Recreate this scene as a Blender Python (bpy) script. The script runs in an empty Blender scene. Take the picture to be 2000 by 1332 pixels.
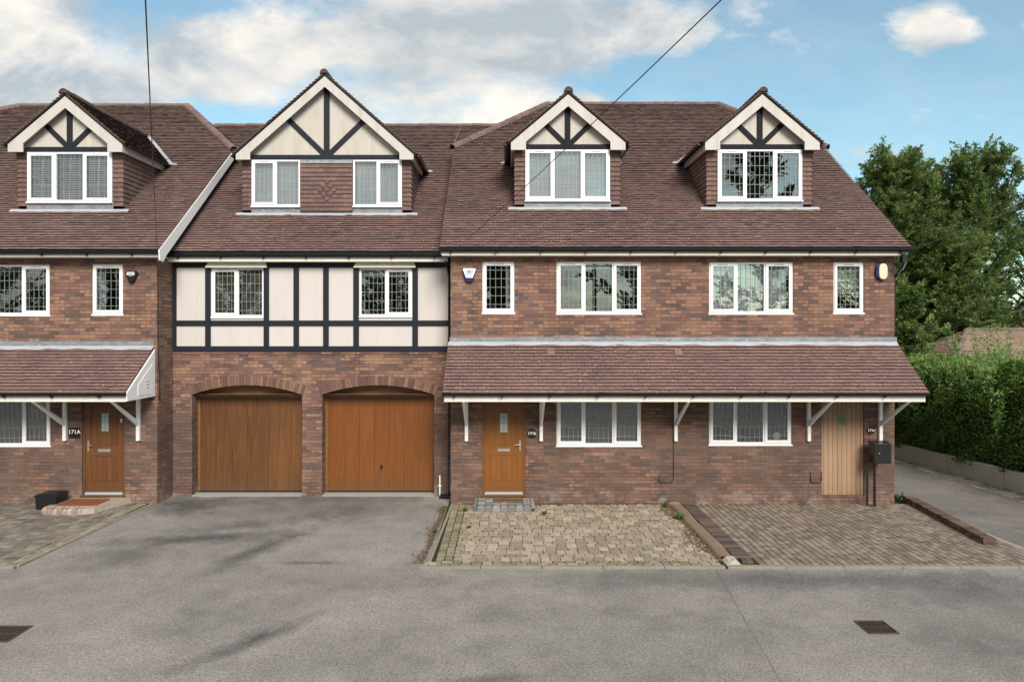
import bpy, math, random
import numpy as np
from mathutils import Vector
random.seed(7)
R = math.radians
F, CX, CY, H = 1280.0, 990.0, 645.0, 3.864
def PX(x, Y): return (x - CX) / F * Y
def PZ(y, Y): return H - (y - CY) / F * Y
sc = bpy.context.scene
COL = bpy.data.collections.new('place'); sc.collection.children.link(COL)

# ------------------------------------------------------------------ mesh builder
class MB:
    def __init__(s): s.v = []; s.f = []; s.r = []
    def add(s, vs, fs, r=0.5):
        b = len(s.v); s.v += [tuple(p) for p in vs]
        for k_, f in enumerate(fs): s.f.append(tuple(b + i for i in f)); s.r.append(r[k_] if isinstance(r, list) else r)
    def quad(s, a, b, c, d, r=0.5): s.add([a, b, c, d], [(0, 1, 2, 3)], r)
    def box(s, x0, x1, y0, y1, z0, z1, r=0.5):
        s.add([(x0,y0,z0),(x1,y0,z0),(x1,y1,z0),(x0,y1,z0),(x0,y0,z1),(x1,y0,z1),(x1,y1,z1),(x0,y1,z1)],
              [(0,3,2,1),(4,5,6,7),(0,1,5,4),(1,2,6,5),(2,3,7,6),(3,0,4,7)], r)
    def cbox(s, x0, x1, y0, y1, z0, z1, c=.01, r=0.5):
        # box with a chamfer round its top
        s.add([(x0,y0,z0),(x1,y0,z0),(x1,y1,z0),(x0,y1,z0),
               (x0,y0,z1-c),(x1,y0,z1-c),(x1,y1,z1-c),(x0,y1,z1-c),
               (x0+c,y0+c,z1),(x1-c,y0+c,z1),(x1-c,y1-c,z1),(x0+c,y1-c,z1)],
              [(8,9,10,11),(0,1,5,4),(1,2,6,5),(2,3,7,6),(3,0,4,7),(4,5,9,8),(5,6,10,9),(6,7,11,10),(7,4,8,11)], r)
    def prism_y(s, pts, y0, y1, r=0.5):
        # polygon given as (x,z), anticlockwise seen from the front (camera side, -Y)
        n = len(pts)
        vs = [(p[0], y0, p[1]) for p in pts] + [(p[0], y1, p[1]) for p in pts]
        fs = [tuple(range(n)), tuple(range(2*n-1, n-1, -1))] + [(i, n+i, n+(i+1) % n, (i+1) % n) for i in range(n)]
        s.add(vs, fs, r)
    def prism_x(s, pts, x0, x1, r=0.5):
        n = len(pts)
        vs = [(x0, p[0], p[1]) for p in pts] + [(x1, p[0], p[1]) for p in pts]
        fs = [tuple(range(n)), tuple(range(2*n-1, n-1, -1))] + [(i, n+i, n+(i+1) % n, (i+1) % n) for i in range(n)]
        s.add(vs, fs, r)
    def bar(s, a, b, w, d, up=(0,1,0), r=0.5):
        # bar from a to b; w across, d along 'up'
        a = Vector(a); b = Vector(b); t = (b-a).normalized(); u = Vector(up); u = (u - t*u.dot(t)).normalized(); v = t.cross(u)
        vs = []
        for p in (a, b):
            for i, j in ((-1,-1),(1,-1),(1,1),(-1,1)): vs.append(p + v*(i*w/2) + u*(j*d/2))
        s.add(vs, [(0,1,2,3),(7,6,5,4),(0,4,5,1),(1,5,6,2),(2,6,7,3),(3,7,4,0)], r)
    def tube(s, pts, rad, n=8, r=0.5, caps=True):
        pts = [Vector(p) for p in pts]; rings = []
        if not isinstance(rad, (list, tuple)): rad = [rad]*len(pts)
        prev = None
        for i, p in enumerate(pts):
            t = (pts[min(i+1, len(pts)-1)] - pts[max(i-1, 0)]).normalized()
            if prev is None:
                u = t.orthogonal().normalized()
            else:
                u = prev - t*prev.dot(t)
                u = u.normalized() if u.length > 1e-6 else t.orthogonal().normalized()
            prev = u; w = t.cross(u)
            rings.append([p + (u*math.cos(2*math.pi*k/n) + w*math.sin(2*math.pi*k/n))*rad[i] for k in range(n)])
        vs = [q for g in rings for q in g]; fs = []
        for i in range(len(pts)-1):
            for k in range(n):
                fs.append((i*n+k, i*n+(k+1) % n, (i+1)*n+(k+1) % n, (i+1)*n+k))
        if caps: fs += [tuple(range(n-1, -1, -1)), tuple((len(pts)-1)*n+k for k in range(n))]
        s.add(vs, fs, r)
    def half_round(s, a, b, rad, n=6, r=0.5, up=(0,0,1)):
        # half-cylinder shell (ridge tile) from a to b
        a = Vector(a); b = Vector(b); t = (b-a).normalized(); u = Vector(up); u = (u - t*u.dot(t)).normalized(); v = t.cross(u)
        vs = []
        for p, rr in ((a, rad), (b, rad*0.93)):
            for k in range(n+1):
                th = math.pi*(k/n*1.1-.05); vs.append(p + v*math.cos(th)*rr + u*math.sin(th)*rr)
            for k in range(n+1):
                th = math.pi*(k/n*1.1-.05); vs.append(p + v*math.cos(th)*(rr-.018) + u*math.sin(th)*(rr-.018))
        m = n+1; fs = []
        for k in range(n):
            fs.append((k, k+1, 2*m+k+1, 2*m+k)); fs.append((m+k+1, m+k, k, k+1)[::-1]); fs.append((2*m+k, 2*m+k+1, 3*m+k+1, 3*m+k))
        fs += [(0, 2*m, 3*m, m), (n, m+n, 3*m+n, 2*m+n)]
        s.add(vs, fs, r)
    def build(s, name, mat, parent=None, smooth=False):
        off = Vector((0,0,0)); p = parent
        while p is not None: off += p.location; p = p.parent
        me = bpy.data.meshes.new(name)
        v = np.array(s.v, dtype=np.float64).reshape(-1, 3) - np.array(off)
        me.from_pydata(v.tolist(), [], s.f)
        a = me.attributes.new('rnd', 'FLOAT', 'FACE'); a.data.foreach_set('value', np.array(s.r, dtype=np.float32))
        if smooth: me.polygons.foreach_set('use_smooth', [True]*len(me.polygons))
        me.materials.append(mat); me.update()
        o = bpy.data.objects.new(name, me); COL.objects.link(o)
        if parent is not None: o.parent = parent
        return o
def tag(o, label, cat, group=None):
    o['label'] = label; o['category'] = cat
    if group: o['group'] = group
    return o
def thing(name, label, cat, loc, group=None):
    o = bpy.data.objects.new(name, None); o.location = loc; o.empty_display_size = .2; COL.objects.link(o)
    return tag(o, label, cat, group)
def struct(o): o['kind'] = 'structure'; return o
def stuff(o, label, cat): o['kind'] = 'stuff'; return tag(o, label, cat)
def bevel(o, w=.006, seg=2):
    m = o.modifiers.new('bevel', 'BEVEL'); m.width = w; m.segments = seg; m.limit_method = 'ANGLE'; return o

# ------------------------------------------------------------------ materials
class NT:
    def __init__(s, name):
        s.m = bpy.data.materials.new(name); s.m.use_nodes = True; s.t = s.m.node_tree; s.t.nodes.clear()
        s.out = s.n('ShaderNodeOutputMaterial')
    def n(s, typ, **kw):
        nd = s.t.nodes.new(typ)
        for k, v in kw.items():
            if k.startswith('i_'): nd.inputs[k[2:].replace('_', ' ')].default_value = v
            else: setattr(nd, k, v)
        return nd
    def l(s, a, b): s.t.links.new(a, b)
    def pos(s): return s.n('ShaderNodeNewGeometry').outputs['Position']
    def rnd(s): return s.n('ShaderNodeAttribute', attribute_name='rnd').outputs['Fac']
    def noise(s, scale, vec=None, detail=4, rough=.55, dist=0):
        nd = s.n('ShaderNodeTexNoise'); nd.inputs['Scale'].default_value = scale; nd.inputs['Detail'].default_value = detail
        nd.inputs['Roughness'].default_value = rough; nd.inputs['Distortion'].default_value = dist
        s.l(vec if vec is not None else s.pos(), nd.inputs['Vector']); return nd.outputs['Fac']
    def scaled(s, v3, vec=None):
        nd = s.n('ShaderNodeVectorMath', operation='MULTIPLY'); nd.inputs[1].default_value = v3
        s.l(vec if vec is not None else s.pos(), nd.inputs[0]); return nd.outputs[0]
    def ramp(s, fac, stops, interp='LINEAR'):
        nd = s.n('ShaderNodeValToRGB'); cr = nd.color_ramp; cr.interpolation = interp
        while len(cr.elements) < len(stops): cr.elements.new(.5)
        for e, (p, c) in zip(cr.elements, stops):
            e.position = p; e.color = (*c, 1) if not isinstance(c, (int, float)) else (c, c, c, 1)
        s.l(fac, nd.inputs[0]); return nd.outputs[0]
    def mix(s, f, a, b, mode='MIX'):
        nd = s.n('ShaderNodeMix', data_type='RGBA', blend_type=mode)
        for src, idx in ((f, 0), (a, 6), (b, 7)):
            if isinstance(src, (int, float)): nd.inputs[idx].default_value = src
            elif isinstance(src, tuple): nd.inputs[idx].default_value = (*src, 1)
            else: s.l(src, nd.inputs[idx])
        return nd.outputs[2]
    def math(s, op, a, b=None, c=None):
        nd = s.n('ShaderNodeMath', operation=op)
        for i, x in enumerate((a, b, c)):
            if x is None: continue
            if isinstance(x, (int, float)): nd.inputs[i].default_value = x
            else: s.l(x, nd.inputs[i])
        return nd.outputs[0]
    def bump(s, h, strength=.3, dist=.01, nrm=None):
        nd = s.n('ShaderNodeBump'); nd.inputs['Strength'].default_value = strength; nd.inputs['Distance'].default_value = dist
        s.l(h, nd.inputs['Height'])
        if nrm is not None: s.l(nrm, nd.inputs['Normal'])
        return nd.outputs[0]
    def finish(s, col, rough=.8, nrm=None, spec=.3, metal=0.0):
        b = s.n('ShaderNodeBsdfPrincipled')
        for v, k in ((col, 'Base Color'), (rough, 'Roughness')):
            if isinstance(v, tuple): b.inputs[k].default_value = (*v, 1)
            elif isinstance(v, (int, float)): b.inputs[k].default_value = v
            else: s.l(v, b.inputs[k])
        b.inputs['Specular IOR Level'].default_value = spec; b.inputs['Metallic'].default_value = metal
        if nrm is not None: s.l(nrm, b.inputs['Normal'])
        s.l(b.outputs[0], s.out.inputs[0]); return s.m

def mat_paint(name, c, rough=.45, var=.12, dirt=(.35,.33,.3), dirtamt=.25, bump=.0, streak=True):
    t = NT(name)
    n1 = t.noise(2.2, t.scaled((1.5,1.5,.5)), 5, .6)
    n2 = t.noise(60, None, 3)
    col = t.mix(t.ramp(n1, [(.45, 0.0), (.8, dirtamt)]), c, tuple(a*b*2.0 for a, b in zip(c, dirt)))
    n3 = t.noise(1.0, t.scaled((9,9,.8)), 5, .7)
    col = t.mix(t.ramp(n3, [(.52, 0.0), (.8, dirtamt*1.2)]), col, tuple(a*b*1.6 for a, b in zip(c, dirt)))
    col = t.mix(t.math('MULTIPLY', n2, var), col, tuple(a*.7 for a in c))
    return t.finish(col, rough, t.bump(n2, .15 + bump, .003), .4)

def mat_brick(name='brickwork', warm=1.0, dark=1.0):
    t = NT(name)
    sep = t.n('ShaderNodeSeparateXYZ'); t.l(t.pos(), sep.inputs[0])
    wob = t.noise(1.7, None, 2)
    u = t.math('ADD', sep.outputs[0], sep.outputs[1])
    w = t.math('ADD', sep.outputs[2], t.math('MULTIPLY', t.math('SUBTRACT', wob, .5), .012))
    cb = t.n('ShaderNodeCombineXYZ'); t.l(u, cb.inputs[0]); t.l(w, cb.inputs[1])
    br = t.n('ShaderNodeTexBrick'); t.l(cb.outputs[0], br.inputs['Vector'])
    for k, v in (('Scale', 1), ('Mortar Size', .0065), ('Mortar Smooth', .25), ('Bias', 0), ('Brick Width', .226), ('Row Height', .0768)):
        br.inputs[k].default_value = v
    br.offset = .5
    br.inputs['Color1'].default_value = (0,0,0,1); br.inputs['Color2'].default_value = (1,1,1,1); br.inputs['Mortar'].default_value = (.5,.5,.5,1)
    # a second, independent value per brick
    fl = t.n('ShaderNodeVectorMath', operation='MULTIPLY'); fl.inputs[1].default_value = (1/.226, 1/.0768, 0)
    row = t.math('FLOOR', t.math('DIVIDE', w, .0768))
    off = t.math('MULTIPLY', t.math('MODULO', t.math('ADD', row, 1000), 2), .113)
    colid = t.math('FLOOR', t.math('DIVIDE', t.math('ADD', u, off), .226))
    c2 = t.n('ShaderNodeCombineXYZ'); t.l(colid, c2.inputs[0]); t.l(row, c2.inputs[1])
    wn = t.n('ShaderNodeTexWhiteNoise', noise_dimensions='2D'); t.l(c2.outputs[0], wn.inputs['Vector'])
    big = t.noise(.75, None, 4, .6)
    f = t.math('ADD', t.math('ADD', t.math('MULTIPLY', wn.outputs['Value'], .60), .06), t.math('MULTIPLY', big, .34))
    g = dark
    base = t.ramp(f, [(.12, (.062*g,.052*g,.052*g)), (.25, (.115*g,.074*g,.066*g)), (.42, (.19*g,.102*g,.080*g)), (.62, (.26*g,.135*g*warm,.095*g)), (.8, (.33*g,.180*g,.115*g)), (1.0, (.42*g,.27*g,.19*g))])
    stk = t.noise(1.0, t.scaled((2.6,2.6,.45)), 5, .65)
    base = t.mix(t.ramp(stk, [(.5, 0.0), (.75, .6)]), base, (.085,.064,.056))
    low_shade_dirt = t.ramp(t.math('MULTIPLY', sep.outputs[2], .4), [(.72, .7), (.98, .0)]); low_shade_dirt = t.math('MULTIPLY', low_shade_dirt, t.ramp(t.noise(.9, None, 4, .6), [(.4, .2), (.6, 1.0)])); base = t.mix(low_shade_dirt, base, (.10,.066,.055))  # canopy shade painted into the lower brick colour, mixed with patchy dirt
    inn = t.noise(22, t.scaled((1,1,2.5)), 5, .7)
    base = t.mix(t.ramp(inn, [(.4, 0.0), (.75, .55)]), base, (.075*g,.05*g,.046*g))
    grit = t.noise(140, None, 2)
    base = t.mix(t.ramp(grit, [(.3, .3), (.5, 0.0)]), base, (.07,.05,.045))
    # pale salts near the ground and scattered blooms
    low = t.ramp(sep.outputs[2], [(0.0, 1.0), (.45, 0.0)])
    sal = t.ramp(t.noise(2.6, None, 5, .65), [(.5, 0.0), (.68, 1.0)])
    salt = t.math('MULTIPLY', t.math('MULTIPLY', low, sal), .65)
    spots = t.math('MULTIPLY', t.ramp(t.noise(7, None, 3, .6), [(.72, 0.0), (.78, 1.0)]), .35)
    base = t.mix(t.math('MAXIMUM', salt, spots), base, (.38,.33,.28))
    mort = t.mix(t.ramp(t.noise(1.3, None, 3), [(.35, 0.0), (.7, 1.0)]), (.06,.05,.046), (.20,.17,.148))
    col = t.mix(br.outputs['Fac'], base, mort)
    h = t.math('ADD', t.math('MULTIPLY', t.math('SUBTRACT', 1, br.outputs['Fac']), 1.0), t.math('MULTIPLY', inn, .5))
    h = t.math('ADD', h, t.math('MULTIPLY', wn.outputs['Value'], .35))
    return t.finish(col, .88, t.bump(h, .9, .009), .2)

def mat_tile(name, k=1.0, red=1.0, lich=1.0, vr=1.0):
    t = NT(name); r = t.rnd()
    big = t.noise(.7, None, 5, .65)
    f = t.math('ADD', t.math('MULTIPLY', r, .42*vr), t.math('MULTIPLY', big, .72+.35*(1-vr)))
    col = t.ramp(f, [(.15, (.100*k,.070*k,.067*k)), (.5, (.158*k*red,.098*k,.089*k)), (.85, (.222*k*red,.134*k,.117*k))])
    m = t.noise(14, None, 5, .7)
    col = t.mix(t.ramp(m, [(.42, 0.0), (.72, .6)]), col, (.075*k,.056*k,.052*k))
    vor = t.n('ShaderNodeTexVoronoi'); vor.inputs['Scale'].default_value = 9; t.l(t.pos(), vor.inputs['Vector'])
    sp = t.ramp(vor.outputs['Distance'], [(.10, 1.0), (.16, 0.0)])
    sel = t.ramp(t.noise(1.1, None, 4, .7), [(.45, 0.0), (.60, lich)])
    col = t.mix(t.math('MULTIPLY', sp, sel), col, (.5,.48,.42))
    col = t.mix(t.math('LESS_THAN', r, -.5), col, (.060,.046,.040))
    g = t.noise(90, None, 3)
    return t.finish(col, .85, t.bump(t.math('ADD', g, m), .35, .004), .25)

def mat_wood(name, c0, c1, scale=1.0, rough=.4, horiz=False):
    t = NT(name)
    v = t.scaled((22*scale, 22*scale, .9) if not horiz else (.9, 22*scale, 22*scale))
    n = t.noise(1.0, v, 6, .65, 1.2); n2 = t.noise(.8, None, 3)
    col = t.ramp(t.math('ADD', t.math('MULTIPLY', n, .8), t.math('MULTIPLY', n2, .25)), [(.3, c0), (.7, c1)])
    r = t.rnd(); col = t.mix(t.math('MULTIPLY', r, .3), col, tuple(a*.6 for a in c0))
    wsep = t.n('ShaderNodeSeparateXYZ'); t.l(t.pos(), wsep.inputs[0])
    grime = t.math('MULTIPLY', t.ramp(wsep.outputs[2], [(.02, 1.0), (.5, 0.0)]), t.ramp(t.noise(5, None, 5, .7), [(.4, .15), (.65, .8)]))
    col = t.mix(grime, col, (.09,.06,.04))
    return t.finish(col, rough, t.bump(n, .12, .003), .35)

def mat_simple(name, c, rough=.5, metal=0.0, spec=.4, var=.25, sc_=8):
    t = NT(name); n = t.noise(sc_, None, 5, .6)
    col = t.mix(t.math('MULTIPLY', n, var), c, tuple(x*.45 for x in c))
    return t.finish(col, rough, t.bump(t.noise(50, None, 3), .12, .003), spec, metal)

def mat_lead():
    t = NT('lead_sheet'); n = t.noise(5, t.scaled((1,1,3)), 6, .7, .8)
    col = t.ramp(n, [(.3, (.13,.14,.165)), (.5, (.2,.215,.24)), (.72, (.33,.34,.36))])
    return t.finish(col, .55, t.bump(t.noise(4, None, 4), .6, .02), .4, .15)

def mat_glass():
    t = NT('window_glass')
    tr = t.n('ShaderNodeBsdfTransparent'); tr.inputs[0].default_value = (.80,.84,.83,1)
    gl = t.n('ShaderNodeBsdfGlossy'); gl.inputs['Roughness'].default_value = .0; gl.inputs[0].default_value = (.90,.97,1,1)
    t.l(t.bump(t.noise(1.1, None, 1), .02, .02), gl.inputs['Normal'])
    fr = t.n('ShaderNodeFresnel'); fr.inputs[0].default_value = 1.5
    f = t.math('ADD', t.math('MULTIPLY', fr.outputs[0], 2.2), .11)
    mx = t.n('ShaderNodeMixShader'); t.l(f, mx.inputs[0]); t.l(tr.outputs[0], mx.inputs[1]); t.l(gl.outputs[0], mx.inputs[2])
    t.l(mx.outputs[0], t.out.inputs[0]); return t.m

def mat_leaf(name, stops, trans=.3):
    t = NT(name); col = t.ramp(t.rnd(), stops)
    b = t.n('ShaderNodeBsdfPrincipled'); t.l(col, b.inputs['Base Color']); b.inputs['Roughness'].default_value = .6
    b.inputs['Specular IOR Level'].default_value = .25
    tl = t.n('ShaderNodeBsdfTranslucent'); t.l(col, tl.inputs[0])
    mx = t.n('ShaderNodeMixShader'); mx.inputs[0].default_value = trans
    t.l(b.outputs[0], mx.inputs[1]); t.l(tl.outputs[0], mx.inputs[2]); t.l(mx.outputs[0], t.out.inputs[0]); return t.m

def ell(t, cx, cy, rx, ry, ang, soft=.5, wob=.35):
    """soft-edged wear patch at a place on the ground: 1 inside, 0 outside"""
    mp = t.n('ShaderNodeMapping', vector_type='TEXTURE'); mp.inputs['Location'].default_value = (cx, cy, 0)
    mp.inputs['Rotation'].default_value = (0, 0, R(ang)); mp.inputs['Scale'].default_value = (rx, ry, 1000)
    t.l(t.pos(), mp.inputs[0])
    ln = t.n('ShaderNodeVectorMath', operation='LENGTH'); t.l(mp.outputs[0], ln.inputs[0])
    d = t.math('ADD', ln.outputs['Value'], t.math('MULTIPLY', t.math('SUBTRACT', t.math('ADD', t.math('MULTIPLY', t.noise(1.8, None, 6, .7), .75), t.math('MULTIPLY', t.noise(16, None, 4, .8), .25)), .5), wob*7))
    return t.ramp(d, [(max(0, 1-soft)*.5, 1.0), (.5, 0.0)]) if False else t.math('SMOOTH_MIN', t.math('MAXIMUM', t.math('DIVIDE', t.math('SUBTRACT', 1.0, d), soft), 0), 1, .1)

def mat_asphalt(name='asphalt', k=1.0, marks=True):
    t = NT(name)
    big = t.noise(.35, t.scaled((1,1.3,1)), 5, .6, .6); mid = t.noise(2.2, None, 5, .65); fine = t.noise(85, None, 3, .7)
    vor = t.n('ShaderNodeTexVoronoi'); vor.inputs['Scale'].default_value = 75; t.l(t.pos(), vor.inputs['Vector'])
    col = t.ramp(t.math('ADD', t.math('MULTIPLY', big, .6), t.math('MULTIPLY', mid, .4)),
                 [(.34, (.15*k,.137*k,.128*k)), (.47, (.24*k,.218*k,.204*k)), (.62, (.335*k,.304*k,.283*k))])
    if marks:
        for a, amt, c in [
            (ell(t, -5.6, 12.2, 2.3, .42, 10, .9), 0.90, (.055,.053,.055)),
            (ell(t, -4.35, 11.6, .35, 1.6, -22, .9), 0.87, (.06,.057,.058)),
            (ell(t, -7.0, 14.5, 1.1, 1.0, 0, .8), 0.95, (.06,.06,.062)),
            (ell(t, -4.7, 14.2, 4.2, 1.8, 0, 1.0), .62, (.10,.093,.088)),
            (ell(t, -4.6, 15.0, 2.9, .5, 0, .9), 0.65, (.09,.088,.088)),
            (ell(t, -5.2, 13.0, 1.8, .5, 25, 1.0), 0.72, (.09,.086,.086)),
            (ell(t, 4.5, 7.6, 3.5, .6, -4, 1.0), .3, (.33,.29,.25)),
            (ell(t, -6.6, 11.2, 1.0, .8, 20, .9), 0.65, (.07,.067,.068)),
            (ell(t, -3.3, 13.9, .9, .8, -35, .9), 0.51, (.07,.066,.066)),
            (ell(t, -3.15, 8.2, .25, 1.2, -40, .9), 0.95, (.07,.066,.064)),
            (ell(t, -3.3, 10.9, .75, .12, 0, 1.0), 0.87, (.06,.057,.056)),
            (ell(t, 4.2, 10.15, 6.0, .5, 0, .9), 0.65, (.075,.074,.078)),
            (ell(t, 6.8, 9.7, 2.0, .9, 0, .9), 0.58, (.075,.075,.08)),
            (ell(t, -.2, 7.25, .7, .16, 5, 1.0), 0.80, (.07,.064,.058)),
            (ell(t, -2.1, 12.7, .9, .5, 20, 1.0), .5, (.38,.355,.335)),
            (ell(t, -5.4, 9.7, 2.6, .7, 8, 1.0), .35, (.31,.29,.28)),
            (ell(t, 1.2, 8.2, 2.4, .5, 5, 1.0), .35, (.32,.3,.29)),
        ]:
            col = t.mix(t.math('MULTIPLY', a, amt), col, c)
        # tarmac joint running from the divider towards the camera
        sep = t.n('ShaderNodeSeparateXYZ'); t.l(t.pos(), sep.inputs[0])
        xj = t.math('ADD', t.math('MULTIPLY', t.math('SUBTRACT', 10.4, sep.outputs[1]), -.105), 3.35)
        d = t.math('ABSOLUTE', t.math('SUBTRACT', t.math('SUBTRACT', sep.outputs[0], xj), t.math('MULTIPLY', t.math('SUBTRACT', mid, .5), .06)))
        line = t.math('MULTIPLY', t.ramp(d, [(.004, 1.0), (.014, 0.0)]), t.ramp(mid, [(.4, .2), (.6, .75)]))
        col = t.mix(line, col, (.05,.045,.042))
        bi = t.ramp(t.noise(1.1, t.scaled((1,1,1)), 4, .7), [(.56, 0.0), (.72, .4)])
        col = t.mix(bi, col, (.2,.16,.12))
    gr = t.noise(28, None, 4, .75); col = t.mix(t.ramp(gr, [(.32, .75), (.5, .0)]), col, (.08*k,.073*k,.068*k)); col = t.mix(t.ramp(gr, [(.54, 0.0), (.7, .65)]), col, (.46,.42,.385))
    col = t.mix(t.ramp(vor.outputs['Distance'], [(.25, .0), (.6, .5)]), col, (.05*k,.047*k,.046*k))
    col = t.mix(t.ramp(fine, [(.58, 0.0), (.72, .55)]), col, (.48,.45,.42))
    h = t.math('ADD', fine, t.math('MULTIPLY', mid, .6))
    return t.finish(col, .9, t.bump(h, .8, .012), .2)

def mat_paver(name, stops, moss=.5):
    t = NT(name); r = t.rnd()
    big = t.noise(.7, None, 4, .6)
    col = t.ramp(t.math('ADD', t.math('MULTIPLY', r, .75), t.math('MULTIPLY', big, .3)), stops)
    n = t.noise(11, None, 6, .7)
    col = t.mix(t.ramp(n, [(.45, 0.0), (.75, .55)]), col, (.09,.078,.065))
    ms = t.math('MULTIPLY', t.ramp(t.noise(1.5, None, 5, .7), [(.5, 0.0), (.7, moss)]), t.ramp(t.noise(26, None, 3), [(.4, .2), (.62, 1.0)]))
    col = t.mix(ms, col, (.105,.11,.04))
    return t.finish(col, .88, t.bump(t.math('ADD', n, t.noise(70, None, 3)), .4, .006), .2)

M = {}
M['brick'] = mat_brick(); M['brick_l'] = mat_brick('brickwork_darker_blend', .92, .95)  # second brick is a slightly darker mix, for the bungalow wall
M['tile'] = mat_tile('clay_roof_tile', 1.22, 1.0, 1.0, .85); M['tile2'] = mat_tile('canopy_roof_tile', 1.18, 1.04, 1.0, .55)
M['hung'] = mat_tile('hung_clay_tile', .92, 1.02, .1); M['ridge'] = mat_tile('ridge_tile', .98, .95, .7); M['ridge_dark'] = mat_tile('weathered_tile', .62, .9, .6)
M['deck'] = mat_simple('roofing_felt', (.02,.017,.016), .9)
M['white'] = mat_paint('white_upvc', (.78,.77,.78), .3, .05, dirtamt=.1)
M['cream'] = mat_paint('cream_painted_wood', (.70,.66,.60), .5, .15, dirtamt=.35)
M['board'] = mat_paint('bargeboard_paint', (.50,.475,.45), .55, .2, dirtamt=.55)
M['render'] = mat_paint('pale_render', (.54,.50,.48), .75, .12, dirtamt=.2)
M['render_old'] = mat_paint('stained_render', (.50,.465,.425), .8, .2, (.38,.33,.24), .5)
M['timber'] = mat_simple('black_stained_timber', (.016,.019,.028), .6, 0, .2, .5, 20)
def old_timber():
    t = NT('flaking_black_timber'); n = t.noise(26, t.scaled((1,1,1)), 4, .8)
    col = t.mix(t.ramp(n, [(.66, 0.0), (.70, 1.0)]), (.009,.010,.014), (.3,.27,.23))
    return t.finish(col, .65, t.bump(n, .3, .004), .15)
M['timber_old'] = old_timber()
M['black'] = mat_simple('black_plastic', (.009,.009,.011), .35, 0, .4, .3)
M['lead'] = mat_lead(); M['leadw'] = mat_simple('pale_lead', (.42,.43,.46), .5, .1, .4, .3, 6)
M['came'] = mat_simple('lead_came', (.21,.22,.23), .45, .1)
M['glass'] = mat_glass()
M['garage_l'] = mat_wood('garage_oak_grained', (.05,.021,.009), (.19,.078,.028), 1.0, .42)
M['garage_r'] = mat_wood('garage_golden_oak', (.12,.042,.010), (.21,.073,.018), .8, .38)
M['header'] = mat_wood('garage_header', (.15,.07,.028), (.24,.12,.05), .7, .5, True)
M['door_a'] = mat_wood('front_door_oak_dark', (.09,.036,.014), (.155,.064,.024), 1.2, .42)
M['door_b'] = mat_wood('front_door_golden_oak', (.14,.052,.013), (.235,.092,.022), 1.2, .38)
M['door_c'] = mat_wood('planked_cedar_door', (.30,.185,.115), (.37,.24,.155), .8, .6)
M['steel'] = mat_simple('brushed_steel', (.6,.6,.6), .3, .8, .5, .2)
M['net'] = mat_simple('net_curtain', (.74,.77,.80), .9, 0, .1, .35, 3)
M['blind'] = mat_simple('white_blind', (.72,.74,.74), .6, 0, .3, .1)
M['blind_g'] = mat_simple('cream_roller_blind', (.50,.53,.44), .8, 0, .2, .15)
M['blind_d'] = mat_simple('brown_roller_blind', (.16,.13,.11), .8, 0, .2, .3)
M['blind_slat_d'] = mat_simple('brown_slat', (.24,.225,.21), .6, 0, .3, .2)  # blind slats with a dark brown-grey colour of their own
M['obscure_g'] = mat_simple('green_obscure_glass', (.16,.19,.09), .2, 0, .6, .6, 30)
M['obscure'] = mat_simple('obscure_glass', (.42,.47,.45), .2, 0, .6, .6, 30)
M['concrete'] = mat_simple('concrete', (.36,.345,.31), .9, 0, .2, .55, 5)
M['concrete_d'] = mat_simple('weathered_concrete', (.56,.54,.49), .9, 0, .2, .8, 2.5)
M['kerb'] = mat_simple('kerb_concrete', (.31,.275,.225), .9, 0, .2, .8, 4)
M['coping'] = mat_simple('terracotta_coping', (.25,.175,.128), .85, 0, .2, .5, 3)
M['mortar'] = mat_simple('white_mortar', (.45,.43,.40), .9, 0, .2, .9, 14)
M['asphalt'] = mat_asphalt('asphalt', 1.36); M['lane'] = mat_asphalt('lane_asphalt', 1.02, False)
tv = NT('verge_grit'); M['verge'] = tv.finish(tv.ramp(tv.noise(3.5, None, 6, .7), [(.35, (.09,.08,.055)), (.5, (.2,.175,.14)), (.6, (.33,.3,.26))]), .95, tv.bump(tv.noise(30), .5, .01))
M['pave_b'] = mat_paver('mossy_setts', [(.1, (.235,.19,.145)), (.5, (.33,.27,.21)), (.9, (.43,.36,.28))], .6)
M['pave_c'] = mat_paver('brown_setts', [(.1, (.145,.114,.090)), (.5, (.21,.168,.135)), (.9, (.29,.236,.19))], .25)
M['pave_a'] = mat_paver('dull_setts', [(.1, (.11,.095,.08)), (.5, (.18,.155,.128)), (.9, (.26,.225,.185))], .25)
M['pave_e'] = mat_paver('yellow_setts', [(.1, (.17,.145,.10)), (.5, (.245,.212,.15)), (.9, (.33,.285,.21))], .6)
M['bed_moss'] = mat_simple('mossy_joint', (.045,.048,.018), .95, 0, .1, .7, 3)
M['bed'] = mat_simple('sandy_joint', (.055,.045,.036), .95, 0, .1, .6, 3)
M['bluebrick'] = mat_paver('grey_step_block', [(.1, (.15,.15,.15)), (.5, (.235,.225,.22)), (.9, (.32,.31,.3))], .05)
M['stepbrick'] = mat_paver('pink_step_block', [(.1, (.24,.18,.15)), (.5, (.32,.25,.21)), (.9, (.42,.34,.29))], .1)
M['darkbrick'] = mat_paver('dark_edging_brick', [(.1, (.045,.038,.036)), (.5, (.09,.066,.055)), (.9, (.15,.10,.078))], .05)
M['lowbrick'] = mat_paver('low_wall_brick', [(.1, (.065,.045,.037)), (.5, (.115,.073,.057)), (.9, (.18,.12,.09))], .25)
M['archbrick'] = mat_paver('arch_brick', [(.1, (.085,.055,.048)), (.5, (.155,.082,.062)), (.9, (.235,.135,.095))], .0)
M['coir'] = mat_simple('coir_mat', (.17,.10,.045), .95, 0, .1, .5, 40)
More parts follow.
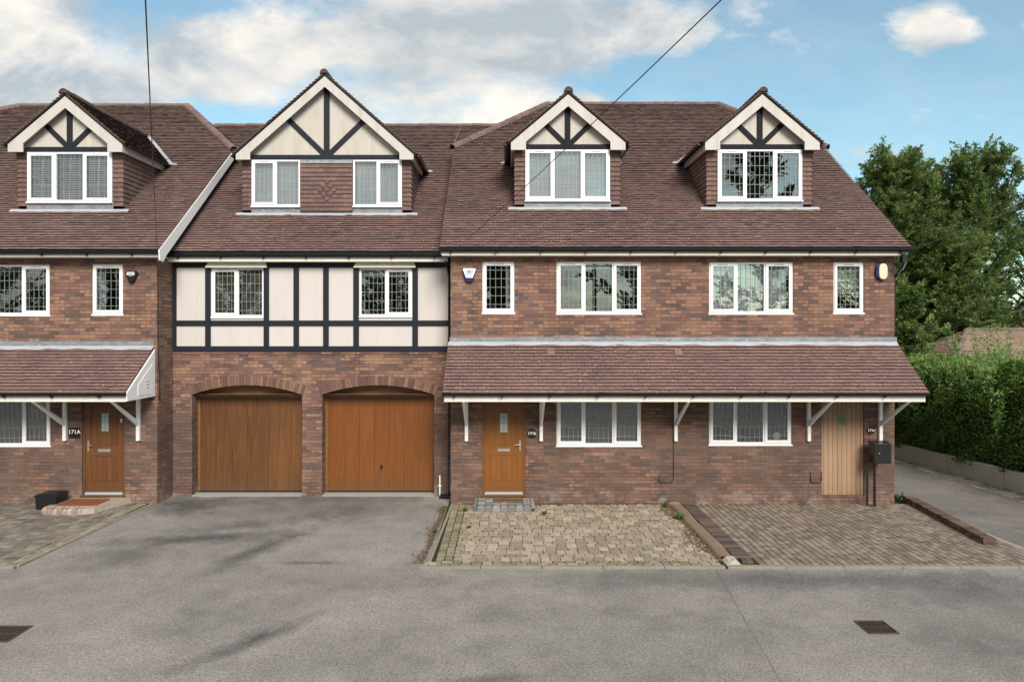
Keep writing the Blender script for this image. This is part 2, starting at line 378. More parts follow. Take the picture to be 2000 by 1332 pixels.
M['redmat'] = mat_simple('rust_mat', (.24,.085,.04), .95, 0, .1, .5, 30)
M['grass'] = mat_simple('rough_grass', (.06,.075,.03), .95, 0, .1, .7, 2)
M['soil'] = mat_simple('soil', (.07,.05,.035), .95, 0, .1, .6, 8)
M['iron'] = mat_simple('cast_iron', (.095,.068,.058), .6, .4, .4, .5, 10)
M['bark'] = mat_simple('bark', (.10,.075,.06), .9, 0, .2, .7, 6)
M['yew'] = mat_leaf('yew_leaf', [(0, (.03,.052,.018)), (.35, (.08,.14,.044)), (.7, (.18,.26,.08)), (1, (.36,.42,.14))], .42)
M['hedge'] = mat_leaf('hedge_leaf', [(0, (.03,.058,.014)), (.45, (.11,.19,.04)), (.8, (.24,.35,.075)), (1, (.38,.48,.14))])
M['fern'] = mat_leaf('bright_leaf', [(0, (.07,.15,.035)), (.5, (.15,.28,.07)), (1, (.27,.40,.14))], .4)
M['weed'] = mat_leaf('weed_leaf', [(0, (.04,.09,.02)), (1, (.1,.18,.04))])
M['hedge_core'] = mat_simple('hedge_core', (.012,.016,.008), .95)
M['wire'] = mat_simple('wire', (.03,.03,.032), .5); M['wire_l'] = mat_simple('pale_wire', (.2,.19,.18), .5)
M['navy'] = mat_simple('navy_plastic', (.012,.02,.10), .35); M['alarm_w'] = mat_simple('alarm_white', (.75,.77,.8), .35, 0, .4, .05)
M['alarm_c'] = mat_simple('alarm_cream', (.62,.60,.44), .4, 0, .4, .08); M['ink_b'] = mat_simple('ink_blue', (.18,.36,.5), .5, 0, .3, .1)
M['ink_w'] = mat_simple('ink_white', (.8,.8,.8), .5, 0, .3, .02); M['ink_k'] = mat_simple('ink_dark', (.08,.09,.12), .5)
M['fargable'] = mat_simple('far_roof_tile', (.42,.29,.23), .9, 0, .2, 1.15, 1.6)  # dappled sun and shade put into the tile colour as coarse noise
M['litter'] = mat_leaf('leaf_litter', [(0, (.06,.04,.025)), (.5, (.14,.09,.055)), (.85, (.26,.17,.1)), (1, (.12,.14,.04))], .1)
M['straw'] = mat_simple('dry_needles', (.40,.32,.235), .9, 0, .1, .4, 3)
M['crate'] = mat_simple('black_crate', (.01,.01,.012), .35, 0, .5, .2)

# ------------------------------------------------------------------ helpers for houses
TAN = .8391; CT = math.cos(math.atan(TAN)); ST = math.sin(math.atan(TAN))
def tiles(mb, O, U, V, vlen, lims, gauge=.1, width=.166, th=.012, lift=.031, jit=1.0, rs=1, slip=.05):
    """plain clay tiles laid in courses on the plane O + u*U + v*V"""
    rg = random.Random(rs); O = Vector(O); U = Vector(U).normalized(); V = Vector(V).normalized(); N = U.cross(V).normalized()
    if N.z < 0: N = -N
    if abs(N.z) < 1e-3 and N.y > 0: N = -N
    nr = int(vlen/gauge)+1
    def pt(u, v, h): return O + U*u + V*v + N*h
    ph = [rg.uniform(0, 6) for _ in range(8)]
    for k in range(nr):
        vb = k*gauge; vt = min(vb + gauge*1.25, vlen)
        vm = min(vb+.5*gauge, vlen-.001)
        if vb >= vlen-.01: break
        Lb = lims(vb+.001); Lt = lims(min(vt, vlen-.001)); Lm = lims(vm)
        for (a, b), (a0, b0), (a1, b1) in zip(Lm, Lb if len(Lb) == len(Lm) else Lm, Lt if len(Lt) == len(Lm) else Lm):
            i0 = math.floor((a)/width)-1; i1 = math.ceil(b/width)+1
            for i in range(i0, i1):
                u0 = (i + (.5 if k % 2 else 0))*width; u1 = u0+width-rg.choice((.003,.004,.007))
                if u1 < min(a, a0)+.01 or u0 > max(b, b0)-.01: continue
                ub0, ub1 = max(u0, a0), min(u1, b0); ut0, ut1 = max(u0, a1), min(u1, b1)
                if ub1-ub0 < .012 and ut1-ut0 < .012: continue
                if ub1 < ub0: ub0 = ub1 = (ub0+ub1)/2
                if ut1 < ut0: ut0 = ut1 = (ut0+ut1)/2
                wv = .006*math.sin(u0*1.3+ph[0]+k*.35) + .004*math.sin(u0*3.1+ph[1]-k*.8)
                dj = rg.uniform(-.003, .003)*jit + wv*jit*.45
                hl = lift + th + rg.uniform(-.002, .003)*jit
                hr = hl + rg.uniform(-.0025, .0025)*jit
                if rg.random() < slip*jit: dj -= rg.uniform(.01, .03); hl += .006; hr += .012
                if k == 0: dj = 0
                va = vb + dj
                P = [pt(ub0, va, hl), pt(ub1, va, hr), pt(ut1, vt, .004+th*.3), pt(ut0, vt, .004+th*.3),
                     pt(ub0, va, hl-th), pt(ub1, va, hr-th), pt(ut1, vt, -.004), pt(ut0, vt, -.004)]
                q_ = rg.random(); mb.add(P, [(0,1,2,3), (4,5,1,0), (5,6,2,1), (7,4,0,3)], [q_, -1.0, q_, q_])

def ridge_line(mb, a, b, rad=.115, step=.33, rs=1, up=(0,0,1)):
    rg = random.Random(rs); a = Vector(a); b = Vector(b); L = (b-a).length; n = max(1, round(L/step)); d = (b-a)/n
    for i in range(n):
        j = Vector((0, 0, rg.uniform(-.004, .004)))
        mb.half_round(a+d*i+j - d*.04, a+d*(i+1)+j, rad*(1+rg.uniform(-.03, .03)), 6, rg.random(), up)

def gutter(x0, x1, Y, ztop, rad=.055, dp=.125):
    """half-round gutter with brackets; Y = its front"""
    mb = MB(); n = 8; yc = Y+rad
    def ring(x, rr): return [(x, yc - math.cos(math.pi*k/n)*rr, ztop - math.sin(math.pi*k/n)**.6*(dp+rr-rad)) for k in range(n+1)]
    a, b, c, d = ring(x0, rad), ring(x1, rad), ring(x0, rad-.007), ring(x1, rad-.007)
    m = n+1; vs = a+b+c+d
    fs = [(k, m+k, m+k+1, k+1) for k in range(n)] + [(2*m+k+1, 3*m+k+1, 3*m+k, 2*m+k) for k in range(n)] + [(0, 2*m, 3*m, m), (n, m+n, 3*m+n, 2*m+n)]
    fs += [tuple(range(m)), tuple(range(2*m-1, m-1, -1))]
    mb.add(vs, fs)
    x = x0+.25
    while x < x1:
        # bracket / union clip
        w = .02 if (int(x*3) % 5) else .045
        pts = [(x, yc - math.cos(math.pi*k/n)*(rad+.008), ztop - math.sin(math.pi*k/n)**.6*(dp+.008)+.002) for k in range(n+1)]
        for p, q in zip(pts[:-1], pts[1:]): mb.quad((x-w, p[1], p[2]), (x+w, p[1], p[2]), (x+w, q[1], q[2]), (x-w, q[1], q[2]))
        mb.box(x-.012, x+.012, yc-.02, yc+rad, ztop-dp-.03, ztop-dp+.006)
        x += .98
    return mb

def wall_grid(mb, x0, x1, z0, z1, holes, Y, depth, r=.5):
    xs = sorted({x0, x1, *[h[0] for h in holes], *[h[1] for h in holes]}); zs = sorted({z0, z1, *[h[2] for h in holes], *[h[3] for h in holes]})
    xs = [x for x in xs if x0 <= x <= x1]; zs = [z for z in zs if z0 <= z <= z1]
    for a, b in zip(xs[:-1], xs[1:]):
        for c, d in zip(zs[:-1], zs[1:]):
            mx, mz = (a+b)/2, (c+d)/2
            if any(h[0] < mx < h[1] and h[2] < mz < h[3] for h in holes): continue
            mb.quad((a,Y,c), (b,Y,c), (b,Y,d), (a,Y,d))
    for h in holes:
        a, b, c, d = h; e = Y+depth
        mb.quad((a,Y,c), (a,Y,d), (a,e,d), (a,e,c)); mb.quad((b,Y,c), (b,e,c), (b,e,d), (b,Y,d))
        mb.quad((a,Y,d), (b,Y,d), (b,e,d), (a,e,d)); mb.quad((a,Y,c), (a,e,c), (b,e,c), (b,Y,c))

ROWS = [.10, .30, .50, .70, .90]
def window(parent, x0, x1, z0, z1, Y, lights, names=('window', 'pane', 'leading', 'sill'), sub=False, cover=None, sill=True, led=True, rs=0):
    """uPVC casement window. lights = list of (fraction, opens). Y = outer face of its frame"""
    fr = MB(); gl = MB(); ld = MB(); o = .045; dpt = .07
    zb = z0 + (.035 if sill else 0)
    fr.box(x0, x1, Y, Y+dpt, z1-o, z1); fr.box(x0, x1, Y, Y+dpt, zb, zb+o)
    fr.box(x0, x0+o, Y, Y+dpt, zb+o, z1-o); fr.box(x1-o, x1, Y, Y+dpt, zb+o, z1-o)
    tot = sum(l[0] for l in lights); x = x0; edges = [x0]
    for f, _ in lights: x += (x1-x0)*f/tot; edges.append(x)
    slots = []
    for i, (f, opens) in enumerate(lights):
        a, b = edges[i], edges[i+1]
        if i > 0: fr.box(a-.024, a+.024, Y+.001, Y+dpt-.001, zb+o, z1-o)
        ia = a + (o if i == 0 else .024); ib = b - (o if i == len(lights)-1 else .024); ic, id_ = zb+o, z1-o
        if opens:
            s = .048; q = .016; e = .014; A, B, C_, D_ = ia-e, ib+e, ic-e, id_+e
            fr.box(A, B, Y-q, Y-.001, D_-s-e, D_); fr.box(A, B, Y-q, Y-.001, C_, C_+s+e)
            fr.box(A, A+s+e, Y-q, Y-.001, C_+s+e, D_-s-e); fr.box(B-s-e, B, Y-q, Y-.001, C_+s+e, D_-s-e)
            fr.box(ia-.001, ia+s-.004, Y-.001, Y+.03, ic, id_); fr.box(ib-s+.004, ib+.001, Y-.001, Y+.03, ic, id_)
            slots.append(((a+b)/2, D_-.028))
            ga, gb, gc, gd = ia+s, ib-s, ic+s, id_-s; cols = [.15, .38, .62, .85]
            gy = Y+.004
        else:
            ga, gb, gc, gd = ia, ib, ic, id_; cols = [.13, .32, .5, .68, .87]; gy = Y+.022
            if (gb-ga) < .42: cols = [.15, .38, .62, .85]
        gl.quad((ga,gy+.0092,gc), (gb,gy+.0092,gc), (gb,gy+.0092,gd), (ga,gy+.0092,gd))
        if led:
            for c in cols: xx = ga+(gb-ga)*c; ld.box(xx-.0055, xx+.0055, gy+.002, gy+.009, gc, gd)
            for c in ROWS: zz = gc+(gd-gc)*c; ld.box(ga, gb, gy+.0015, gy+.0085, zz-.0055, zz+.0055)
    fo = bevel(fr.build(names[0], M['white'], parent), .004, 1)
    host = parent if sub else fo
    gl.build(names[1], M['glass'], host)
    if led: ld.build(names[2], M['came'], host)
    if slots:
        for sx, sz in slots: sm = MB(); sm.box(sx-.11, sx+.11, Y-.022, Y-.0165, sz-.005, sz+.006); sm.build('trickle_vent', M['came'], host)
    if sill:
        sm = MB(); sm.box(x0-.015, x1+.015, Y-.035, Y+.05, z0, zb-.001); bevel(sm.build(names[3], M['white'], host), .005, 1)
    if cover: cover(host, x0+.03, x1-.03, zb, z1-.02, Y+.1, edges)
    return fo

def roller(mat, frac, name='blind'):
    def f(host, x0, x1, z0, z1, Y, edges):
        mb = MB()
        for a, b in zip(edges[:-1], edges[1:]):
            mb.box(a+.05, b-.05, Y, Y+.006, z1-(z1-z0)*frac, z1)
        mb.build(name, M[mat], host)
    return f
def slats(mat, step=.042, tilt=.35, name='blind', cords=True):
    def f(host, x0, x1, z0, z1, Y, edges):
        mb = MB(); rg = random.Random(3)
        for a, b in zip(edges[:-1], edges[1:]):
            z = z0+.05
            while z < z1-.03:
                dz = .02*tilt + rg.uniform(-.001, .001)
                A, B = a+.045, b-.045
                mb.quad((A,Y,z-dz), (B,Y,z-dz), (B,Y+.04,z+dz+.006), (A,Y+.04,z+dz+.006)); z += step
            if cords:
                for q in (.2, .5, .8):
                    xx = a+(b-a)*q; mb.box(xx-.004, xx+.004, Y-.004, Y-.001, z0+.03, z1)
                xx = a+(b-a)*.42; mb.bar((xx, Y-.01, z0+.03), (xx+.04, Y-.01, z1), .02, .006)
        mb.build(name, M[mat], host)
    return f
def net(mat='net', part=(0, 1), folds=26):
    def f(host, x0, x1, z0, z1, Y, edges):
        mb = MB(); rg = random.Random(int(x0*50)); a = x0+(x1-x0)*part[0]; b = x0+(x1-x0)*part[1]; n = 90; pts = []
        for i in range(n+1):
            x = a+(b-a)*i/n; pts.append((x, Y+.03+.022*math.sin(i*folds/n*6.28+math.sin(i*.31)*1.4)+rg.uniform(-.003, .003)))
        for p, q in zip(pts[:-1], pts[1:]): mb.quad((p[0],p[1],z0), (q[0],q[1],z0), (q[0],q[1],z1), (p[0],p[1],z1))
        mb.build('curtain', M[mat], host, True)
    return f
def combo(*fs):
    def f(*a):
        for g in fs: g(*a)
    return f

def dormer(root, xc, Yf, Yb, eaveY, eaveZ, half, wz0, wz1, wins, apex, bslope, thick, foot_in, foot_z, corner, cheek, bot, sideL=True, big=False, cover=None, wear=False, seed=1):
    def roofY(z): return eaveY + (z-eaveZ)/TAN
    # cheeks: tile-hung front strips and sides (the part itself)
    rg = random.Random(seed); cks = []
    beam_t = wz1+.115
    for s in (-1, 1):
        ck = MB(); cks.append(ck)
        xi, xo = xc+s*half, xc+s*cheek
        a, b = min(xi, xo), max(xi, xo)
        ck.box(a, b, Yf+.03, Yf+.12, bot, beam_t)
        z = bot; k = 0
        while z < beam_t-.02:
            zt = min(z+.125, beam_t); w = b-a; cut = a+w*(.5 if k % 2 else .98)
            for p, q in ((a, cut-.002), (cut+.002, b)):
                if q-p < .02: continue
                o = .028
                xo_ = o if s > 0 else 0; xi_ = o if s < 0 else 0
                P0 = p-(xi_ if p == a else 0); Q0 = q+(xo_ if q == b or q > b-.01 else 0)
                ck.add([(P0, Yf-.004, z), (Q0, Yf-.004, z), (q, Yf+.028, zt+.01), (p, Yf+.028, zt+.01), (P0, Yf+.014, z-.002), (Q0, Yf+.014, z-.002)],
                       [(0,1,2,3), (4,5,1,0)], rg.random())
            # side course, running back to the roof slope
            xs = xo; y_end = roofY(z)+.03
            y = Yf-.004; L = .166
            first = True
            while y < roofY(zt):
                y2 = min(y+(L if not first else L*(.5 if k % 2 else 1)), roofY(zt)+.1); first = False
                ck.add([(xs+s*.028, y, z), (xs+s*.028, y2-.003, z), (xs+s*.002, y2-.003, zt+.01), (xs+s*.002, y, zt+.01), (xs+s*.01, y, z-.002), (xs+s*.01, y2-.003, z-.002)],
                       [(0,1,2,3), (4,5,1,0)], rg.random())
                y = y2
            z += .113; k += 1
        ck.quad((xo, Yf+.03, bot-.2), (xo, roofY(beam_t+.1)+.2, bot-.2), (xo, roofY(beam_t+.1)+.2, beam_t+.1), (xo, Yf+.03, beam_t+.1))
    gp = MB(); hw = half; top = apex-thick*.3
    pts = [(xc-hw-.02, wz1), (xc+hw+.02, wz1), (xc+hw+.02, beam_t-.02), (xc+cheek+.02, beam_t-.02), (xc+cheek+.02, top-(cheek+.02)*bslope), (xc, top), (xc-cheek-.02, top-(cheek+.02)*bslope), (xc-cheek-.02, beam_t-.02), (xc-hw-.02, beam_t-.02)]
    gp.prism_y(pts, Yf, Yf+.05)
    d = gp.build('dormer', M['render_old'], root)
    for ck in cks: ck.build('dormer_cheek', M['hung'], d)
    # roof
    zr = apex+.055; ov = corner+.07; rf = MB(); dk = MB(); slope = bslope; ln = math.hypot(1, slope)
    for s in (-1, 1):
        ez = zr-ov*slope; xe = xc+s*ov
        y0 = Yb-.035
        O = Vector((xe, y0, ez)); V = Vector((-s, 0, slope))
        vl = ov*ln
        def lims(v, s=s, ez=ez): return [(0, roofY(ez + v*slope/ln)-y0+.03)]
        tiles(rf, O, (0,1,0), V, vl, lims, .1, .166, rs=seed+s+5, jit=1.2)
        dk.add([(xe, y0+.004, ez-.015), (xc, y0+.004, zr-.015), (xc, roofY(zr)+.1, zr-.015), (xe, roofY(ez)+.1, ez-.015)], [(0,1,2,3)])
        # undercloak: thin edge under tiles at verge
        dk.prism_y([(xe, ez-.03), (xc, zr-.03), (xc, zr+.012), (xe, ez+.012)] if s < 0 else [(xc, zr-.03), (xe, ez-.03), (xe, ez+.012), (xc, zr+.012)], y0+.005, y0+.06)
    rf.build('dormer_roof', M['ridge_dark'] if False else M['tile'], d)
    dk.build('undercloak', M['deck'], d)
    rd = MB(); ridge_line(rd, (xc, Yb-.06, zr+.0), (xc, roofY(zr)+.12, zr+.0), .105, .33, seed)
    ring = [(xc+math.cos(math.pi*k/10)*.1, zr+math.sin(math.pi*k/10)*.1) for k in range(11)]
    rd.prism_y(ring, Yb-.066, Yb-.03, .1)
    rd.build('ridge_tiles', M['ridge_dark'], d)
    tm = MB(); bt = wz1+.118
    tm.box(xc-hw, xc+hw, Yf-.04, Yf-.001, wz1+.004, bt)
    pw = .13 if not big else .14; inn = apex-thick
    tm.box(xc-pw/2, xc+pw/2, Yf-.028, Yf-.001, bt+.001, inn+.06)
    dd = .52 if not big else .93
    for s in (-1, 1):
        tm.bar((xc+s*(pw/2+.0), Yf-.013, bt+.03), (xc+s*(pw/2+dd), Yf-.013, bt+.03+dd*.97), .115 if not big else .125, .022)
    tm.build('timber_frame', M['timber_old'] if wear else M['timber'], d)
    # bargeboards
    for s in (-1, 1):
        bb = MB()
        pts = [(0, apex), (0, inn), (foot_in, inn-foot_in*slope), (foot_in, foot_z), (corner, foot_z), (corner, apex-corner*slope)]
        pts = [(xc+s*p[0], p[1]) for p in pts]
        if s < 0: pts = pts[::-1]
        bb.prism_y(pts, Yb, Yb+.032)
        # eave fascia and box end running back
        ey = roofY(foot_z+.02)
        x0, x1 = sorted((xc+s*(corner-.035), xc+s*corner))
        bb.add([(x0,Yb+.032,foot_z), (x1,Yb+.032,foot_z), (x1,ey,foot_z+.0), (x0,ey,foot_z+.0), (x0,Yb+.032,foot_z+.16), (x1,Yb+.032,foot_z+.16), (x1,ey+.16,foot_z+.16), (x0,ey+.16,foot_z+.16)],
               [(0,3,2,1), (0,1,5,4), (1,2,6,5), (3,0,4,7)])
        xa, xb = sorted((xc+s*(cheek), xc+s*(corner-.03)))
        bb.quad((xa, Yb+.03, foot_z+.02), (xb, Yb+.03, foot_z+.02), (xb, ey, foot_z+.02), (xa, ey, foot_z+.02))
        bb.build('bargeboard', M['board'], d)
    # gutters along both eaves
    for s in (-1, 1):
        gm = MB()
        xg = xc+s*(ov+.045); zg = zr-ov*slope-.0; ye = roofY(zg-.02)
        n = 8; P = []
        for y in (Yb+.06, ye):
            P += [(xg+math.cos(math.pi*k/n)*.05, y, zg+.0-math.sin(math.pi*k/n)*.05) for k in range(n+1)]
        m = n+1
        gm.add(P, [(k, k+1, m+k+1, m+k) for k in range(n)] + [tuple(range(m)), tuple(range(2*m-1, m-1, -1))])
        gm.build('gutter', M['black'], d)
    # flashing below the window, at the valleys
    fl = MB(); fz = eaveZ + (Yf-eaveY)*TAN
    fl.quad((xc-hw-.02, Yf-.006, fz+.02), (xc+hw+.02, Yf-.006, fz+.02), (xc+hw+.02, Yf-.006, wz0+.01), (xc-hw-.02, Yf-.006, wz0+.01))
    fl.build('lead_apron', M['lead'], d)
    f2 = MB(); w = cheek+.16; n = 24
    for i in range(n):
        a, b = xc-w+2*w*i/n, xc-w+2*w*(i+1)/n; ya = Yf-.075+.006*math.sin(i*1.7); yb = Yf-.075+.006*math.sin((i+1)*1.7)
        h = .052
        f2.quad((a, ya, eaveZ+(ya-eaveY)*TAN+h), (b, yb, eaveZ+(yb-eaveY)*TAN+h), (b, Yf-.005, fz+h+.012), (a, Yf-.005, fz+h+.012))
    f2.build('lead_flashing', M['leadw'], d)
    for s in (-1, 1):
        f2 = MB(); zg = zr-ov*slope; yg = roofY(zg)
        xa, xb = xc+s*(ov-.05), xc+s*(ov+.2)
        f2.quad((xa, yg-.02, zg-.02+.05), (xb, yg-.02, zg-.02+.05), (xb-s*.05, yg+.06, zg+.1), (xa, yg+.06, zg+.1))
        # valley lead up the slope
        xr = xc; 
        f2.quad((xc+s*(ov+.0), yg, zg+.05), (xc+s*(ov+.10), yg, zg+.05), (xc+s*.10, roofY(zr), zr+.05), (xc, roofY(zr), zr+.05))
        f2.build('valley_lead', M['leadw'], d)
    for (a, b, lights) in wins:
        window(d, a, b, wz0, wz1, Yf-.03, lights, ('window_frame', 'pane', 'leading', 'sill'), sub=True, cover=cover)
    return d

def brackets(parent, xs, Yw, Yc, zbot, ztop, zj):
    for x in xs:
        mb = MB(); w = .075
        mb.box(x-w/2, x+w/2, Yw-.075, Yw-.001, zbot, ztop)
        mb.prism_x([(Yw-.074, zj), (Yw-.074, zj+.12), (Yc+.1, ztop-.005), (Yc+.02, ztop-.005)], x-w/2+.008, x+w/2-.008)
        mb.box(x-w/2, x+w/2, Yc-.0+.035, Yw-.076, ztop-.004, ztop+.05)
        bevel(mb.build('bracket', M['white'], parent), .006, 1)

def prism_pts(parent_pts): return parent_pts

# ------------------------------------------------------------------ RIGHT HOUSE
W = 14.55; XL, XR = -1.25, 8.605; EY, EZ = 14.2, 5.65
def winrect(x0, x1, y0, y1, Y=W): return (PX(x0, Y), PX(x1, Y), PZ(y1, Y), PZ(y0, Y))
house = thing('brick_house', 'right-hand brick house with two gabled dormers and one long tiled canopy over two doors', 'house', (3.7, W, 0), 'brick houses of the row')
RW = {'w1': winrect(942, 1005, 511, 614), 'w2': winrect(1087, 1253, 511, 615), 'w3': winrect(1385, 1550, 512, 615), 'w4': winrect(1628, 1688, 512, 614),
      'g1': winrect(1087, 1253, 763, 873), 'g2': winrect(1385, 1547, 763, 871)}
doorB = (PX(942, W), PX(1026, W), .22, 2.36); doorC = (PX(1605, W), PX(1688, W), .2, 2.36)
wb = MB(); wall_grid(wb, XL, XR, 0, 5.6, list(RW.values())+[doorB, doorC], W, .12)
BK = 26.8
wb.quad((XL,W,0), (XL,BK,0), (XL,BK,5.6), (XL,W,5.6)); wb.quad((XR,W,0), (XR,BK,0), (XR,BK,5.6), (XR,W,5.6)); wb.quad((XL,BK,0), (XR,BK,0), (XR,BK,5.6), (XL,BK,5.6))
HY, HZ = 18.03, EZ+(18.03-EY)*TAN; RY = 20.5; RZ = EZ+(RY-EY)*TAN
for X in (XL, XR): wb.add([(X,W,5.6), (X,BK,5.6), (X,2*RY-HY,HZ-.1), (X,HY,HZ-.1)], [(0,1,2,3)])
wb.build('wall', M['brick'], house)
fb = MB(); fb.box(XL+.02, XR-.02, W+.13, BK-.05, 2.75, 2.9); fb.box(XL+.02, XR-.02, W+.13, BK-.05, 5.45, 5.58); fb.build('floor_slab', M['deck'], house)

def main_roof(root, xl, xr, rl, rr, hipl, hipr, eY, eZ, rY, holes, mat, seed, name='roof'):
    """front slope tiles (with dormer holes) + hips + felt deck"""
    sl = 1/CT; vl = (rY-eY)*sl
    hY = 18.03; vh = (hY-eY)*sl
    mb = MB()
    def lims(v):
        y = eY + v*CT; z = eZ + v*ST
        a, b = xl, xr
        if hipl and v > vh: a = xl + (rl-xl)*(v-vh)/(vl-vh)
        if hipr and v > vh: b = xr + (rr-xr)*(v-vh)/(vl-vh)
        iv = [(a, b)]
        for (xc, hw, yf, za, slope) in holes:
            if y < yf+.05: continue
            w = min(hw, (za-z)/slope)
            if w <= .05: continue
            out = []
            for p, q in iv:
                if xc-w > p and xc+w < q: out += [(p, xc-w), (xc+w, q)]
                else: out.append((p, q))
            iv = out
        return iv
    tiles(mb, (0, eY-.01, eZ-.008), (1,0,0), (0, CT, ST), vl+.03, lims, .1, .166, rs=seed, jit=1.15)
    hz = eZ+(hY-eY)*TAN; rz = eZ+(rY-eY)*TAN
    for flag, x, rx, s in ((hipl, xl, rl, -1), (hipr, xr, rr, 1)):
        if not flag: continue
        Vv = Vector((rx-x, 0, rz-hz)); L = Vv.length; Ln = (rY-hY)
        def lm(v, L=L, Ln=Ln): q = v/L*Ln; return [(q, 2*Ln-q)]
        tiles(mb, (x, hY, hz), (0,1,0), Vv, L-.05, lm, .1, .166, rs=seed+9, jit=1)
    roof = mb.build(name, mat, root)
    dk = MB(); e = .02
    A = (xl, eY, eZ-e); B = (xr, eY, eZ-e)
    f1 = [A, B]
    if hipr: f1 += [(xr, hY, hz-e), (rr, rY, rz-e)]
    else: f1 += [(xr, rY, rz-e)]
    if hipl: f1 += [(rl, rY, rz-e), (xl, hY, hz-e)]
    else: f1 += [(xl, rY, rz-e)]
    dk.add(f1, [tuple(range(len(f1)))])
    bk = [(p[0], 2*rY-p[1], p[2]) for p in f1]; dk.add(bk, [tuple(range(len(bk)-1, -1, -1))])
    for flag, x, rx in ((hipl, xl, rl), (hipr, xr, rr)):
        if flag: dk.add([(x, hY, hz-e), (x, 2*rY-hY, hz-e), (rx, rY, rz-e)], [(0,1,2)])
    dk.build('roof_underlay', M['deck'], roof)
    rd = MB()
    ridge_line(rd, (rl if hipl else xl, rY, rz-.03), (rr if hipr else xr, rY, rz-.03), .1, .33, seed)
    if hipl: ridge_line(rd, (xl-.03, hY-.04, hz-.01), (rl, rY, rz-.03), .12, .33, seed+1)
    if hipr: ridge_line(rd, (xr+.03, hY-.04, hz-.01), (rr, rY, rz-.03), .12, .33, seed+2)
    rd.build('ridge_tiles', M['ridge'], roof)
    return roof
D1 = dict(Yf=15.45, Yb=15.27); APX = PZ(184.5, 15.27)
def small_hole(xc): return (xc, 1.22, 15.45, APX+.06, .842)
main_roof(house, -1.45, 8.75, 1.28, 6.57, True, True, EY, EZ, RY, [small_hole(1.43), small_hole(5.957)], M['tile'], 11)
def small_dormer(root, xc, seed, wear, cover):
    wz0, wz1 = PZ(395, 15.45), PZ(293, 15.45)
    return dormer(root, xc, 15.45, 15.27, EY, EZ, 1.0, wz0, wz1, [(xc-.995, xc+.995, [(1,True),(1,False),(1,True)])], APX, .842, .275, .985, PZ(293, 15.27), 1.335, 1.235, PZ(400, 15.45), seed=seed, wear=wear, cover=cover)
small_dormer(house, 1.43, 21, True, net('net', (0, 1), 30))
small_dormer(house, 5.957, 31, True, roller('blind_g', .0001))
# fascia, soffit, gutter
fs = MB(); fs.box(-1.42, 8.72, EY+.1, EY+.125, PZ(499, EY+.1), PZ(487, EY+.1)+.03); fs.box(-1.42, 8.72, EY+.125, W, PZ(499, EY+.1)+.0, PZ(499, EY+.1)+.02)
fs.build('fascia', M['cream'], house)
g = gutter(-1.47, 8.79, EY-.0, PZ(480.5, EY)); g.build('gutter', M['black'], house)
# verge boards on gable ends
for X in (-1.44, 8.72):
    vb = MB(); vb.prism_x([(EY+.1, EZ-.13), (EY+.1, EZ+.03), (HY, HZ-.06), (HY, HZ-.24), (EY+.3, EZ-.13)], X, X+.025)
    vb.build('verge_board', M['cream'], house)
C3 = [(1,True),(1.02,False),(1,True)]
fro = W+.03
for k, cov in (('w1', net('net', (.74, 1), 4)), ('w2', roller('net', .12)), ('w3', net('net', (0, .96), 34)), ('w4', roller('blind_g', .62))):
    a, b, c, d = RW[k]; window(house, a, b, c, d, fro, C3 if b-a > 1 else [(1, True)], cover=cov)
window(house, *RW['g1'], fro, C3, cover=slats('blind_slat_d', .05, .5))
window(house, *RW['g2'], fro, C3, cover=None)
